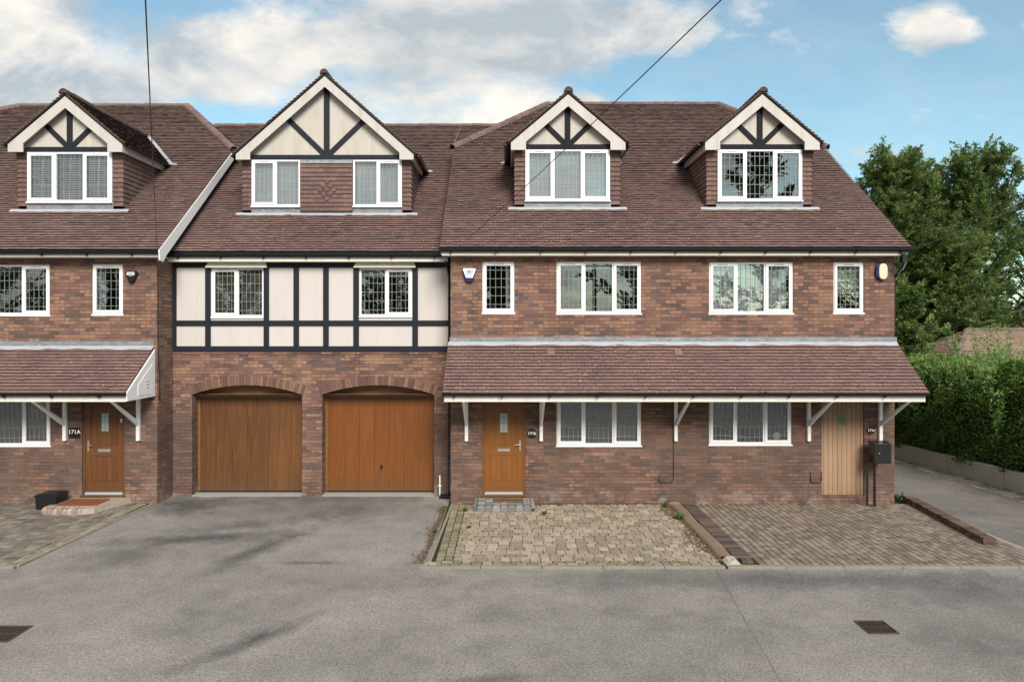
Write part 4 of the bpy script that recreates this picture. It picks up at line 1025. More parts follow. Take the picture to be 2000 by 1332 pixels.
# cables running on the walls
def cable(name, pts, r, mat, label): m = MB(); m.tube(pts, r, 6); return tag(m.build(name, M[mat], None, True), label, 'cable')
xc_ = PX(1315, W); x2 = PX(1287, W)
cable('wall_cable', [(xc_, W-.012, 2.3), (xc_, W-.012, PZ(936, W)+.04), (xc_-.03, W-.012, PZ(941, W)), (x2+.03, W-.012, PZ(942, W)), (x2, W-.012, PZ(938, W)), (x2, W-.012, PZ(927, W))], .009, 'black', 'black cable looping down the brickwork between the two ground floor windows')
xd, xe_ = PX(1604, W), PX(1583, W)
cable('wall_cable', [(xd, W-.012, PZ(922, W)), (xd, W-.012, PZ(937, W)), (xd-.03, W-.012, PZ(941.5, W)), (xe_+.02, W-.012, PZ(942, W)), (xe_, W-.012, PZ(940, W)), (xe_, W-.012, PZ(921, W))], .01, 'black', 'short U-shaped black cable low beside the planked door')
cable('wall_cable', [(PX(307, LW), 14.2, 5.42), (PX(308.5, LW), LW-.01, 5.3), (PX(309, LW), LW-.01, 3.5), (PX(311, LW)+.02, LW-.01, 2.8), (PX(312, LW), LW+.0, 2.3)], .008, 'black', 'thin cable running down the left house corner below the eave')

# ------------------------------------------------------------------ telephone pole and wires
pole = thing('telegraph_pole', 'tall timber telegraph pole carrying the overhead wires', 'pole', (4.8, -8, 0))
m = MB(); m.tube([(5.0, -8.2, -.2), (5.0, -8.2, 4), (5.0, -8.2, 8.0)], [.15, .13, .10], 14); m.build('mast', M['bark'], pole, True)
m = MB(); m.box(3.98, 6.15, -8.06, -7.94, 7.45, 7.55); m.build('cross_arm', M['bark'], pole)
def wire(a, b, sag, r, lab, mat='wire'):
    a, b = Vector(a), Vector(b); n = 40; pts = []
    for i in range(n+1): q = i/n; p = a.lerp(b, q); p.z -= sag*4*q*(1-q); pts.append(p)
    m = MB(); m.tube(pts, r, 6); return tag(m.build('overhead_wire', M[mat], None, True), lab, 'wire', 'overhead telephone wires')
PT = (4.8, -8, 7.5)
def end(px, py, Y): return (PX(px, Y), Y, PZ(py, Y))
wire(end(885, 492, 14.1), (5.10, -8, 7.56), .21, .0055, 'overhead wire slanting across the right house dormer to its left eave corner')
wire(end(307, 487, 14.1), (4.08, -8, 7.56), .30, .0055, 'near-vertical overhead wire dropping to the left house eave')
wire(end(1782, 489, 14.1), (6.05, -8, 7.56), .06, .006, 'overhead wire crossing the trees to the right eave corner', 'wire_l')
m = MB(); m.tube([end(881, 300, 17.9), end(885, 286, 18.2), end(900, 247, 20.0)], .008, 5); tag(m.build('aerial_cable', M['wire_l']), 'thin pale aerial cable on the roof beside the hip end', 'cable')

# ------------------------------------------------------------------ GROUND
def sheet(name, quads, mat, z): 
    m = MB()
    for x0, x1, y0, y1 in quads: m.quad((x0,y0,z), (x1,y0,z), (x1,y1,z), (x0,y1,z))
    return struct(m.build(name, M[mat]))
sheet('ground', [(-300, 300, -300, 300)], 'grass', -.03)
FY = 10.72
sheet('road', [(-60, 60, -10.5, FY-.1), (-7.95, -1.3, FY-.1, 15.32)], 'asphalt', 0)
m = MB(); m.add([(9.15, FY-.1, 0), (12.9, FY-.1, 0), (12.25, 15.5, 0), (11.4, 23, 0), (11.0, 60, 0), (8.7, 60, 0), (9.0, 15.1, 0)], [(0,1,2,3,4,5,6)]); struct(m.build('lane', M['lane']))
m = MB(); m.add([(11.55, 15.0, .006), (12.35, 15.0, .006), (11.75, 20, .006), (11.35, 20, .006)], [(0,1,2,3)]); 
m.add([(11.75, 13.0, .006), (12.6, 13.0, .006), (12.35, 15, .006), (11.55, 15, .006)], [(0,1,2,3)]); struct(m.build('verge', M['verge']))
def pave(mb, x0, x1, y0, y1, alongx, depth, lmin, lmax, z, rs, gap=.012, rgap=None):
    rgap = rgap or gap
    rg = random.Random(rs); a0, a1, b0, b1 = (y0, y1, x0, x1) if alongx else (x0, x1, y0, y1); n = round((a1-a0)/depth); d = (a1-a0)/n
    for i in range(n):
        r0 = a0+i*d; q = b0-rg.uniform(0, lmax*.5)
        while q < b1:
            L = rg.uniform(lmin, lmax); s, e = max(q, b0), min(q+L, b1); q += L
            if e-s < .05: continue
            j = [rg.uniform(-.002, .002) for _ in range(4)]; zz = z+rg.uniform(-.002, .002)
            ra, rb, sa, sb = r0+rgap/2+j[0], r0+d-rgap/2+j[1], s+gap/2+j[2], e-gap/2+j[3]
            if alongx: mb.cbox(sa, sb, ra, rb, z-.05, zz, .003, rg.random())
            else: mb.cbox(ra, rb, sa, sb, z-.05, zz, .003, rg.random())
KZ = .03
# bay b (171b)
bx0, bx1 = -1.14, 3.56
sheet('paving_bed', [(bx0-.1, bx1+.05, FY, 14.55)], 'bed_moss', .012)
m = MB(); pave(m, bx0+.24, bx1, FY+.2, 14.5, True, .172, .15, .235, KZ, 5, .011, .022); struct(m.build('paving', M['pave_b']))
m = MB(); pave(m, bx0-.05, bx0+.235, FY+.2, 14.5, False, .14, .09, .2, KZ, 6, .016); pave(m, bx0-.05, bx1, FY, FY+.195, True, .098, .14, .2, KZ, 7, .016); struct(m.build('paving_border', M['pave_e']))
# bay c (171c) and strip to the lane
cx0, cx1 = 4.14, 9.02
sheet('paving_bed', [(3.6, cx1, FY, 14.55)], 'bed', .012)
m = MB(); pave(m, cx0, cx1, FY, 14.5, False, .125, .10, .165, KZ, 8, .018, .016); struct(m.build('paving', M['pave_c']))
# bay a (left)
sheet('paving_bed', [(-20, -7.98, FY, 14.6)], 'bed', .012)
m = MB(); pave(m, -14.5, -8.2, FY+.1, 14.55, True, .15, .15, .26, KZ, 9, .012); struct(m.build('paving', M['pave_a']))
m = MB(); pave(m, -8.2, -7.98, FY, 14.55, False, .11, .15, .2, KZ, 10, .012); pave(m, -14.5, -8.2, FY, FY+.1, True, .1, .15, .2, KZ, 12, .012); struct(m.build('paving_border', M['pave_e']))
# concrete edgings (flush kerbs)
def edging(x0, y0, x1, y1, w, rs, n=None, zt=.034, mat='kerb'):
    m = MB(); rg = random.Random(rs); a, b = Vector((x0,y0,0)), Vector((x1,y1,0)); L = (b-a).length; n = n or max(1, round(L/.915)); t = (b-a)/n; nn = Vector((-t.y, t.x, 0)).normalized()*w
    for i in range(n):
        p = a+t*i+t.normalized()*.004; q = a+t*(i+1)-t.normalized()*.004; zz = zt+rg.uniform(-.003, .003)
        m.add([p-Vector((0,0,.05)), q-Vector((0,0,.05)), q+nn-Vector((0,0,.05)), p+nn-Vector((0,0,.05)), p+Vector((0,0,zz)), q+Vector((0,0,zz)), q+nn+Vector((0,0,zz)), p+nn+Vector((0,0,zz))], [(4,5,6,7), (0,1,5,4), (1,2,6,5), (2,3,7,6), (3,0,4,7)], rg.random())
    return struct(bevel(m.build('kerb', M[mat]), .008, 2))
edging(bx0-.28, FY-.11, 3.55, FY-.11, .105, 1); edging(3.58, FY-.11, 9.25, FY-.11, .105, 2)
edging(-1.235, 14.5, -1.32, FY-.12, -.055 if False else .055, 3)
edging(-20, FY-.1, -8.0, FY-.1, .1, 4); edging(-7.97, FY-.02, -7.84, 14.58, .06, 5)
edging(9.13, FY, 9.02, 15.0, .09, 6, mat='concrete')
m = MB(); m.quad((bx0-.31, FY-.115, .016), (bx0+.0, FY-.115, .016), (bx0-.04, FY+.12, .036), (bx0-.17, FY+.12, .036)); struct(m.build('kerb', M['concrete']))
# coping ridge between the bays
t = thing('coping_divider', 'rounded terracotta coping divider between two parking bays', 'divider', (3.7, 12.7, 0))
m = MB(); n = 12; ys = [14.5-i*(14.5-11.0)/n for i in range(n+1)]; prof = 8; V_ = []
for i, y in enumerate(ys):
    c = 3.70+.012*math.sin(i*.9)+(.01 if i % 4 == 2 else 0)
    for k in range(prof+1): th_ = math.pi*k/prof; V_.append((c-math.cos(th_)*.132, y, -.01+math.sin(th_)**.55*(.085+.006*math.sin(i*2.2))))
fs_ = [(i*(prof+1)+k, i*(prof+1)+k+1, (i+1)*(prof+1)+k+1, (i+1)*(prof+1)+k) for i in range(n) for k in range(prof)]
fs_.append(tuple(range(prof+1))); m.add(V_, fs_); m.build('coping', M['coping'], t, True)
m = MB(); rg = random.Random(2)
y = 11.05
while y < 14.45:
    m.cbox(3.835, 4.13, y+.002, y+.072, 0, .05+rg.uniform(-.004, .004), .006, rg.random()); y += .074
m.build('dark_brick_edge', M['darkbrick'], t)
m = MB(); m.add([(3.60,10.76,.01), (3.86,10.78,.01), (3.84,11.02,.01), (3.6,11.01,.01), (3.68,10.84,.04), (3.77,10.84,.07), (3.79,10.98,.09), (3.66,10.98,.08)], [(4,5,6,7), (0,1,5,4), (1,2,6,5), (2,3,7,6), (3,0,4,7)])
m.build('broken_mortar', M['mortar'], t)
m = MB(); m.cbox(3.88, 3.97, 10.80, 10.98, 0, .07, .01, .4); m.cbox(3.98, 4.07, 10.82, 11.0, 0, .05, .01, .8); m.build('loose_brick', M['darkbrick'], t)
# low brick wall by the lane
t = thing('low_brick_wall', 'low brown brick edging wall between paved bay and side lane', 'wall', (8.7, 13.2, 0))
m = MB(); a, b = Vector((8.90, 14.75, 0)), Vector((8.52, 11.72, 0)); L = (b-a).length; tt = (b-a).normalized(); nn = Vector((-tt.y, tt.x, 0)); q = 0; rg = random.Random(5)
while q < L:
    p0 = a+tt*(q+.004); p1 = a+tt*(min(q+.073, L)); h = .15+rg.uniform(-.006, .006); w = .215
    for z0_, z1_ in ((0, .072), (.078, h)):
        m.add([p0+Vector((0,0,z0_)), p1+Vector((0,0,z0_)), p1+nn*w+Vector((0,0,z0_)), p0+nn*w+Vector((0,0,z0_)), p0+Vector((0,0,z1_)), p1+Vector((0,0,z1_)), p1+nn*w+Vector((0,0,z1_)), p0+nn*w+Vector((0,0,z1_))], [(4,5,6,7), (0,1,5,4), (1,2,6,5), (2,3,7,6), (3,0,4,7)], rg.random())
    q += .077
m.build('brickwork', M['lowbrick'], t)
# door steps
t = thing('door_step', 'grey block-paved step below the golden oak door', 'step', (0, 14.2, 0), 'front door steps')
m = MB(); rg = random.Random(8); X0, X1, Y0 = -.72, .60, 13.83
for i in range(7):
    p, q = X0+.09+(X1-X0-.18)*i/7, X0+.09+(X1-X0-.18)*(i+1)/7; m.cbox(p+.003, q-.003, Y0, Y0+.2, 0, .16, .03, rg.random())
    for j in range(3): m.cbox(p+.003, q-.003, Y0+.205+j*.165, Y0+.365+j*.165, 0, .155, .006, rg.random())
for s, xa in ((1, X0), (-1, X1-.085)):
    m.add([(xa,Y0+.1,0), (xa+.085,Y0,0), (xa+.085,14.54,0), (xa,14.54,0), (xa+.01,Y0+.12,.13), (xa+.08,Y0+.03,.15), (xa+.08,14.54,.155), (xa+.01,14.54,.14)] if s > 0 else [(xa,Y0,0), (xa+.085,Y0+.1,0), (xa+.085,14.54,0), (xa,14.54,0), (xa+.005,Y0+.03,.15), (xa+.075,Y0+.12,.13), (xa+.075,14.54,.14), (xa+.005,14.54,.155)],
          [(4,5,6,7), (0,1,5,4), (1,2,6,5), (3,0,4,7)], rg.random())
m.build('step_blocks', M['bluebrick'], t)
m = MB(); m.box(PX(964, 14.2), PX(1021, 14.2), 14.14, 14.42, .158, .172); tag(bevel(m.build('doormat', M['coir']), .004, 1), 'brown coir doormat on the grey block step', 'doormat', 'doormats')
t = thing('door_step', 'pinkish rounded brick step below the left house door', 'step', (-9.2, 14.1, 0), 'front door steps')
m = MB(); rg = random.Random(9); xa, xb, ya, yb = PX(98, 14), PX(243, 14.3), 13.62, 14.59
n = 16; pts = []
for i in range(n+1):
    th_ = i/n; 
    pts.append((xa+(xb-xa)*th_*.62, ya+.25*(1-min(1, th_*4))**2))
for i in range(9):
    p, q = xa+(xb-.5-xa)*i/9, xa+(xb-.5-xa)*(i+1)/9; yy = ya+(.12 if i == 0 else 0)
    m.cbox(p+.003, q-.003, yy, yy+.2, 0, .15, .035, rg.random())
m.cbox(xa, xb-.32, ya+.2, yb, 0, .145, .01, .5)
m.add([(xb-.5,ya,0), (xb-.3,ya+.12,0), (xb,yb,0), (xb-.5,yb,0), (xb-.5,ya+.02,.148), (xb-.32,ya+.13,.148), (xb-.03,yb,.148), (xb-.5,yb,.148)], [(4,5,6,7), (0,1,5,4), (1,2,6,5)], .7)
m.build('step_blocks', M['stepbrick'], t)
m = MB(); m.box(PX(128, 14.2), PX(205, 14.2), 13.9, 14.4, .152, .166); tag(bevel(m.build('doormat', M['redmat']), .004, 1), 'rust-red doormat on the pinkish brick step', 'doormat', 'doormats')
# black storage crate
x0, x1 = PX(79, 14.15), PX(126, 14.25); t = thing('storage_crate', 'black plastic crate on the paving beside the left house step', 'crate', ((x0+x1)/2, 14.2, 0))
m = MB(); yb0, yb1 = 13.98, 14.38
m.prism_y([(x0+.02, .03), (x1-.02, .03), (x1, .31), (x0, .31)], yb0, yb1); bevel(m.build('body', M['crate'], t), .008, 2)
m = MB(); m.box(x0-.015, x1+.015, yb0-.015, yb1+.015, .311, .345); m.box(x0+.05, x1-.05, yb0+.03, yb1-.03, .346, .36); bevel(m.build('lid', M['crate'], t), .006, 2)
# drain grates
def grate(x0, x1, y0, y1, lab, skew=0):
    t = thing('drain_grate', lab, 'drain', ((x0+x1)/2, (y0+y1)/2, 0), 'road drains'); m = MB(); e = .025
    m.box(x0, x1, y0, y0+e, .002, .014); m.box(x0, x1, y1-e, y1, .002, .014); m.box(x0, x0+e, y0+e, y1-e, .002, .014); m.box(x1-e, x1, y0+e, y1-e, .002, .014)
    m.box(x0+e, x1-e, (y0+y1)/2-.008, (y0+y1)/2+.008, .003, .012)
    n = 8
    for i in range(1, n): x = x0+e+(x1-x0-2*e)*i/n; m.box(x-.011, x+.011, y0+e, y1-e, .002, .0125)
    bevel(m.build('grid', M['iron'], t), .002, 1)
    m = MB(); m.quad((x0+.01,y0+.01,.0035), (x1-.01,y0+.01,.0035), (x1-.01,y1-.01,.0035), (x0+.01,y1-.01,.0035)); m.build('gully_pit', M['deck'], t)
grate(PX(1683, 8.51), PX(1742, 8.51), 8.34, 8.71, 'rusty drain grate in the tarmac on the right side of the road')
grate(PX(-35, 8.4), PX(47, 8.4), 8.12, 8.56, 'dark drain grate at the left edge of the road')

# retaining wall, bank, hedge
t = thing('retaining_wall', 'low grey concrete panel retaining wall below the hedge along the lane', 'wall', (12, 18, 0))
m = MB(); A, B = Vector((11.3, 23.2, 0)), Vector((12.95, 9.6, 0)); L = (B-A).length; tt = (B-A).normalized(); nn = Vector((-tt.y, tt.x, 0)); q = 0; rg = random.Random(3)
while q < L:
    p0 = A+tt*(q+.008); p1 = A+tt*(min(q+.9, L)-.008); o = nn*rg.uniform(-.008, .008); h = .48+rg.uniform(-.006, .006)
    m.add([p0+o, p1+o, p1+o+nn*.12, p0+o+nn*.12] + [v_+Vector((0,0,h)) for v_ in (p0+o, p1+o, p1+o+nn*.12, p0+o+nn*.12)], [(4,5,6,7), (0,1,5,4), (1,2,6,5), (2,3,7,6), (3,0,4,7)], rg.random()); q += .9
rw = bevel(m.build('panels', M['concrete_d'], t), .008, 1)
m = MB(); m.add([A+nn*.1+Vector((0,0,.43)), B+nn*.1+Vector((0,0,.43)), Vector((60, 9.6, .43)), Vector((60, 60, .43)), Vector((11.2, 60, .43))], [(0,1,2,3,4)]); m.add([B+nn*.1, Vector((60,9.6,0)), Vector((60,9.6,.43)), B+nn*.1+Vector((0,0,.43))], [(0,1,2,3)]); struct(m.build('bank', M['grass']))
def leaf_mesh(name, P, D, Nn, L, Wd, rnd, mat, parent):
    """diamond leaves: centre P, direction D, normal N, length L, width W"""
    n = len(P); D = D/np.linalg.norm(D, axis=1, keepdims=True); S = np.cross(D, Nn); S /= (np.linalg.norm(S, axis=1, keepdims=True)+1e-9)
    L = L[:, None]; Wd = Wd[:, None]
    V = np.stack([P-D*L*.5, P+S*Wd*.5-D*L*.05, P+D*L*.5, P-S*Wd*.5-D*L*.05], 1).reshape(-1, 3)
    off = Vector((0,0,0)); p = parent
    while p is not None: off += p.location; p = p.parent
    V = V-np.array(off); me = bpy.data.meshes.new(name); me.vertices.add(4*n); me.vertices.foreach_set('co', V.astype(np.float32).ravel())
    me.loops.add(4*n); me.loops.foreach_set('vertex_index', np.arange(4*n, dtype=np.int32)); me.polygons.add(n); me.polygons.foreach_set('loop_start', np.arange(0, 4*n, 4, dtype=np.int32))
    a = me.attributes.new('rnd', 'FLOAT', 'FACE'); me.update(calc_edges=True); me.attributes['rnd'].data.foreach_set('value', np.clip(rnd, 0, 1).astype(np.float32))
    me.materials.append(M[mat]); o = bpy.data.objects.new(name, me); COL.objects.link(o); o.parent = parent; return o
def hedge():
    t = thing('hedge', 'tall clipped dark green hedge growing above the concrete retaining wall', 'hedge', (12.6, 17, .45)); rg = np.random.default_rng(4)
    n = 95000
    y = rg.uniform(10.6, 24.5, n); face = rg.random(n) < .62
    xf = 11.42+(23.2-y)*.1215
    topz = 2.95+.10*np.sin(y*1.7)+.07*np.sin(y*4.3+1)+(17-y)*.035
    bul = .26*np.sin(y*1.3+.5)+.16*np.sin(y*3.1)
    z = rg.uniform(.5, 1, n); z = .38+(topz-.38)*(z-.5)*2
    b2 = .20*np.sin(z*3.3+y*2.1)+.14*np.sin(z*7+y*5.2)
    rnd_in = rg.random(n)**2*.3-(rg.random(n)<.03)*rg.random(n)*.22
    zr = (z-.38)/(topz-.38)
    x1 = xf-.02+bul*.5+b2*.6-.16*np.sin(np.clip(zr, 0, 1)*math.pi)+np.clip(zr-.86, 0, 1)*1.6+rnd_in
    xt = xf+rg.uniform(.1, 2.6, n); zt2 = topz+.07*np.sin(xt*5+y*3)+.06*np.sin(xt*2.3-y*4)+(xt-xf)*.05-rg.random(n)**2*.2
    P = np.stack([np.where(face, x1, xt), y, np.where(face, z, zt2)], 1)
    D = rg.normal(size=(n, 3)); D[:, 0] -= .5*face; D[:, 2] += np.where(face, -.2, .5); Nn = rg.normal(size=(n, 3))+np.where(face[:, None], [-1.2, -.3, .5], [0, 0, 1.5])
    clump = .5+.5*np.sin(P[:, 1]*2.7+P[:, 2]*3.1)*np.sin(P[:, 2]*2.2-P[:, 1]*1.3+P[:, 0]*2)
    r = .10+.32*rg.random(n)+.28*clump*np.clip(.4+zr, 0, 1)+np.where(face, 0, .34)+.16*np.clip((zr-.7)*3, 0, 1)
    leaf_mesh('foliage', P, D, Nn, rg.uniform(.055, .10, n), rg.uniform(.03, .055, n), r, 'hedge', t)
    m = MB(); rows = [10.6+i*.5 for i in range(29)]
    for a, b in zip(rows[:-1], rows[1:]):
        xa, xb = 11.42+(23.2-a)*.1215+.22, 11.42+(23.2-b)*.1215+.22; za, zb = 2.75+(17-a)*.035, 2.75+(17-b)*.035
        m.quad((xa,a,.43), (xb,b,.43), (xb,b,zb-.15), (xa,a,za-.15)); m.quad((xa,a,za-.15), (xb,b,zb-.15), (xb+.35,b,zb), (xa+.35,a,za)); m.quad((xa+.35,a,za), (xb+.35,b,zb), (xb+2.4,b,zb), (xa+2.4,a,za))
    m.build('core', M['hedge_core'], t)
    return t
hedge()
def shrub(x, y, z0, w, h, seed, n, mat, lab, name='shrub', cat='shrub', L=.12, group=None):
    t = thing(name, lab, cat, (x, y, z0), group); rg = np.random.default_rng(seed); ns = 46; m = MB(); Ps = []; Ds = []; rr = []
    for i in range(ns):
        a = rg.uniform(0, 6.28); q = rg.random()**.5; bx, by = x+math.cos(a)*q*w*.5, y+math.sin(a)*q*w*.45
        hh = h*(.6+.4*rg.random())*(1-.25*q); lean = Vector((math.cos(a)*q*.35+rg.normal()*.1, math.sin(a)*q*.35+rg.normal()*.1, 1))
        p0 = Vector((bx, by, z0)); p1 = p0+lean*hh; p1.z = z0+hh; m.tube([p0, (p0+p1)/2, p1], [.012, .008, .003], 4, .5)
        k = n//ns; s = rg.random(k)**.75; pts = np.array(p0)[None]+(np.array(p1-p0))[None]*s[:, None]+rg.normal(size=(k, 3))*.07*w*.6
        Ps.append(pts); dd = rg.normal(size=(k, 3))*.8+[0, 0, .5]; Ds.append(dd); rr.append(.2+.5*rg.random(k)+.3*s)
    P = np.concatenate(Ps); D = np.concatenate(Ds); n2 = len(P)
    leaf_mesh('foliage', P, D, rg.normal(size=(n2, 3))+[0, -.5, 1], rg.uniform(.6, 1.2, n2)*L, rg.uniform(.3, .6, n2)*L*.6, np.concatenate(rr), mat, t); m.build('stems', M['bark'], t)
    return t
shrub(12.95, 16.7, .45, 1.7, 4.0, 5, 11000, 'fern', 'bright green feathery shrub rising behind the hedge at the photo edge', group='bright shrubs behind the hedge')
shrub(12.75, 18.9, .45, 1.8, 3.35, 6, 8000, 'fern', 'bright green leafy shrub beside the far end of the hedge, next to the canopy', group='bright shrubs behind the hedge')
shrub(13.4, 17.7, .45, 2.0, 3.9, 16, 9000, 'fern', 'pale feathery shrub in front of the bungalow roof', group='bright shrubs behind the hedge')

# bungalow beyond the hedge
t = thing('bungalow', 'low bungalow with a brown hipped tile roof beyond the hedge', 'house', (20, 24, .4))
m = MB(); m.box(14.9, 27, 21.9, 26.3, .4, 2.3); m.build('wall', M['brick_l'], t)
ez_, rz_ = 2.25, 3.86; Ar = (16.9, 24.1, rz_); Br = (25, 24.1, rz_)
m2 = MB(); Vd = Vector((0, 2.6, rz_-ez_)); LD = Vd.length; tiles(m2, (0, 21.5, ez_), (1,0,0), Vd, LD, lambda v: [(14.4+2.5*v/LD, 27.4-2.4*v/LD)], .15, .25, rs=4, jit=1)
Vs = Vector((2.5, 0, rz_-ez_)); LS = Vs.length; tiles(m2, (14.4, 21.5, ez_), (0,1,0), Vs, LS-.05, lambda v: [(v/LS*2.6, 5.2-v/LS*2.6)], .15, .25, rs=5, jit=1)
rf = m2.build('roof', M['fargable'], t); e_ = ez_-.02; m = MB()
m.add([(14.4,21.5,e_), (27.4,21.5,e_), Br, Ar], [(0,1,2,3)]); m.add([(14.4,21.5,e_), Ar, (14.4,26.7,e_)], [(0,1,2)]); m.add([(14.4,26.7,e_), (27.4,26.7,e_), Br, Ar], [(0,1,2,3)]); m.add([(27.4,21.5,e_), (27.4,26.7,e_), Br], [(0,1,2)])
m.build('roof_underlay', M['deck'], rf)
m = MB(); ridge_line(m, Ar, Br, .1, .45, 3); ridge_line(m, (14.4,21.5,ez_+.03), Ar, .1, .45, 4); m.build('ridge_tiles', M['ridge'], rf)

# ------------------------------------------------------------------ trees
def tree(loc, height, spread, seed, label, nl=46, leaves=46000, mat='yew', lean=(0,0), base=.12, group=None, L=.15, sparse=1.0, name='yew_tree', low=.12):
    rg = np.random.default_rng(seed); t = thing(name, label, 'tree', loc, group); x, y, z = loc
    m = MB(); tp = []; n = 7
    for i in range(n): q = i/(n-1); tp.append(Vector((x+lean[0]*q*q+rg.normal()*.1*q, y+lean[1]*q*q+rg.normal()*.1*q, z+height*.86*q)))
    m.tube(tp, [base*.65*spread*(1-.88*i/(n-1))+.015 for i in range(n)], 9)
    twigs = []
    for i in range(nl):
        q = low+(.97-low)*((i+rg.random())/nl); k = q*(n-1); a = int(k); p = tp[a].lerp(tp[min(a+1, n-1)], k-a)
        az = i*2.4+rg.normal()*.4; rad = spread*(1.05-.72*q**1.4)*(.65+.45*rg.random()); up = .16+1.05*q+rg.normal()*.12
        d = Vector((math.cos(az), math.sin(az)*.85, up)).normalized(); pts = [p]; nseg = 7
        for s in range(1, nseg+1):
            d2 = (d+Vector((rg.normal()*.13, rg.normal()*.13, .06+rg.normal()*.08))).normalized(); d = d2; pts.append(pts[-1]+d2*(rad/nseg))
        r0 = .02+.045*(1-q)*spread/3; m.tube(pts, [r0*(1-.85*s/nseg)+.004 for s in range(nseg+1)], 5)
        for s in range(2, nseg+1):
            for _ in range(4 if s < nseg else 6):
                f = rg.random(); bp = pts[s-1].lerp(pts[s], f); dd = (pts[s]-pts[s-1]).normalized()*.8+Vector(rg.normal(size=3)*.55)+Vector((0, 0, .22)); dd.normalize(); ln = (.5+.6*rg.random())*(.55+.13*spread)*(1.15-.06*s)
                twigs.append((bp, dd, ln)); 
                if rg.random() < .35: m.tube([bp, bp+dd*ln*.5, bp+dd*ln], [.012, .008, .003], 4)
    m.build('trunk', M['bark'], t, True)
    per = max(6, int(leaves/len(twigs))); Ps = []; Ds = []; Ns = []; rr = []
    for bp, dd, ln in twigs:
        if rg.random() > sparse: continue
        k = per; s = rg.random(k)**.8; side = np.array(dd.cross(Vector((0,0,1))).normalized() if abs(dd.z) < .98 else Vector((1,0,0))); u = np.array(dd)
        sgn = rg.choice([-1, 1], k); w = (1-s*.75)*ln*.28*rg.random(k)
        droop = np.zeros((k, 3)); droop[:, 2] = -.12*ln*(s**2)-.25*w
        P = np.array(bp)[None]+u[None]*(s*ln)[:, None]+side[None]*(sgn*w)[:, None]+droop+rg.normal(size=(k, 3))*.035
        D = u[None]*.9+side[None]*(sgn*.7)[:, None]+rg.normal(size=(k, 3))*.25+[0, 0, -.1]
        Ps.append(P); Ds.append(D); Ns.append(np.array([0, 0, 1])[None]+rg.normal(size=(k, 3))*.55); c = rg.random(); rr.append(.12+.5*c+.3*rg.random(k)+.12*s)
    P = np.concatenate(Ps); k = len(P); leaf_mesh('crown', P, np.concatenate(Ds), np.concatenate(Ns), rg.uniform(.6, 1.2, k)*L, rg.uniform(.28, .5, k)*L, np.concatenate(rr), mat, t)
    return t
GT = 'trees beyond the lane'
tree((16.6, 28.6, .4), 11.9, 4.6, 1, 'tall feathery evergreen tree just right of the house roof edge', group=GT, lean=(.6, 0), nl=70, leaves=105000, low=.15)
tree((20.9, 29.5, .4), 12.5, 4.7, 2, 'tallest feathery evergreen tree, middle of the group beyond the lane', group=GT, lean=(.3, 0), nl=68, leaves=95000, low=.22, sparse=.78)
tree((25.2, 30.2, .4), 12.2, 5.4, 3, 'open-branched evergreen tree at the right edge of the photo', group=GT, lean=(.8, 0), nl=58, leaves=80000, sparse=.62, low=.2)
tree((20.7, 31.9, .4), 11.9, 4.8, 8, 'rounded evergreen tree between the two tallest ones', group=GT, nl=62, leaves=80000, low=.25)
tree((18.4, 26.9, .4), 7.6, 3.4, 6, 'lower evergreen tree filling the gap just above the bungalow roof', group=GT, nl=54, leaves=65000, low=.3, sparse=.85)
tree((13.6, 23.4, .4), 5.6, 2.5, 4, 'low dense dark evergreen below the tall trees, beside the canopy end', group=GT, nl=50, leaves=65000, low=.05)
tree((13.9, 26.6, .4), 7.6, 2.8, 5, 'narrow dark evergreen tight against the house side wall', group=GT, nl=50, leaves=60000, low=.05)
# trees on the far side of the road, seen reflected in the windows
GB = 'trees behind the viewpoint'
for (x, y, h, sp, sd_, lv, lab) in [(-30, -20.5, 13, 7, 18, 14000, 'tree across the road, reflected in the narrow left upper window'), (-39.5, -20, 14, 8, 14, 16000, 'broad tree across the road, reflected in the far left upper window'), (-21, -20, 12, 7, 15, 16000, 'tree across the road, reflected in the left window of the timbered block'),
        (-8.5, -19, 13.0, 5.2, 11, 22000, 'tree across the road, reflected in the right window of the timbered block'), (-.6, -19, 10.2, 3.4, 13, 18000, 'small tree across the road, reflected in the narrow window beside the alarm box'),
        (9.8, -20, 18.5, 5.0, 12, 26000, 'tall tree across the road, reflected in the triple window above the golden oak door'), (19.5, -20, 22, 5.6, 16, 26000, 'tallest tree across the road, reflected in the right dormer window'),
        (26.8, -20, 12, 7, 17, 16000, 'broad tree across the road, reflected in the narrow right-hand window')]:
    tree((x, y, 0), h, sp, sd_, lab, group=GB, nl=34, leaves=lv, L=.34, name='broadleaf_tree')

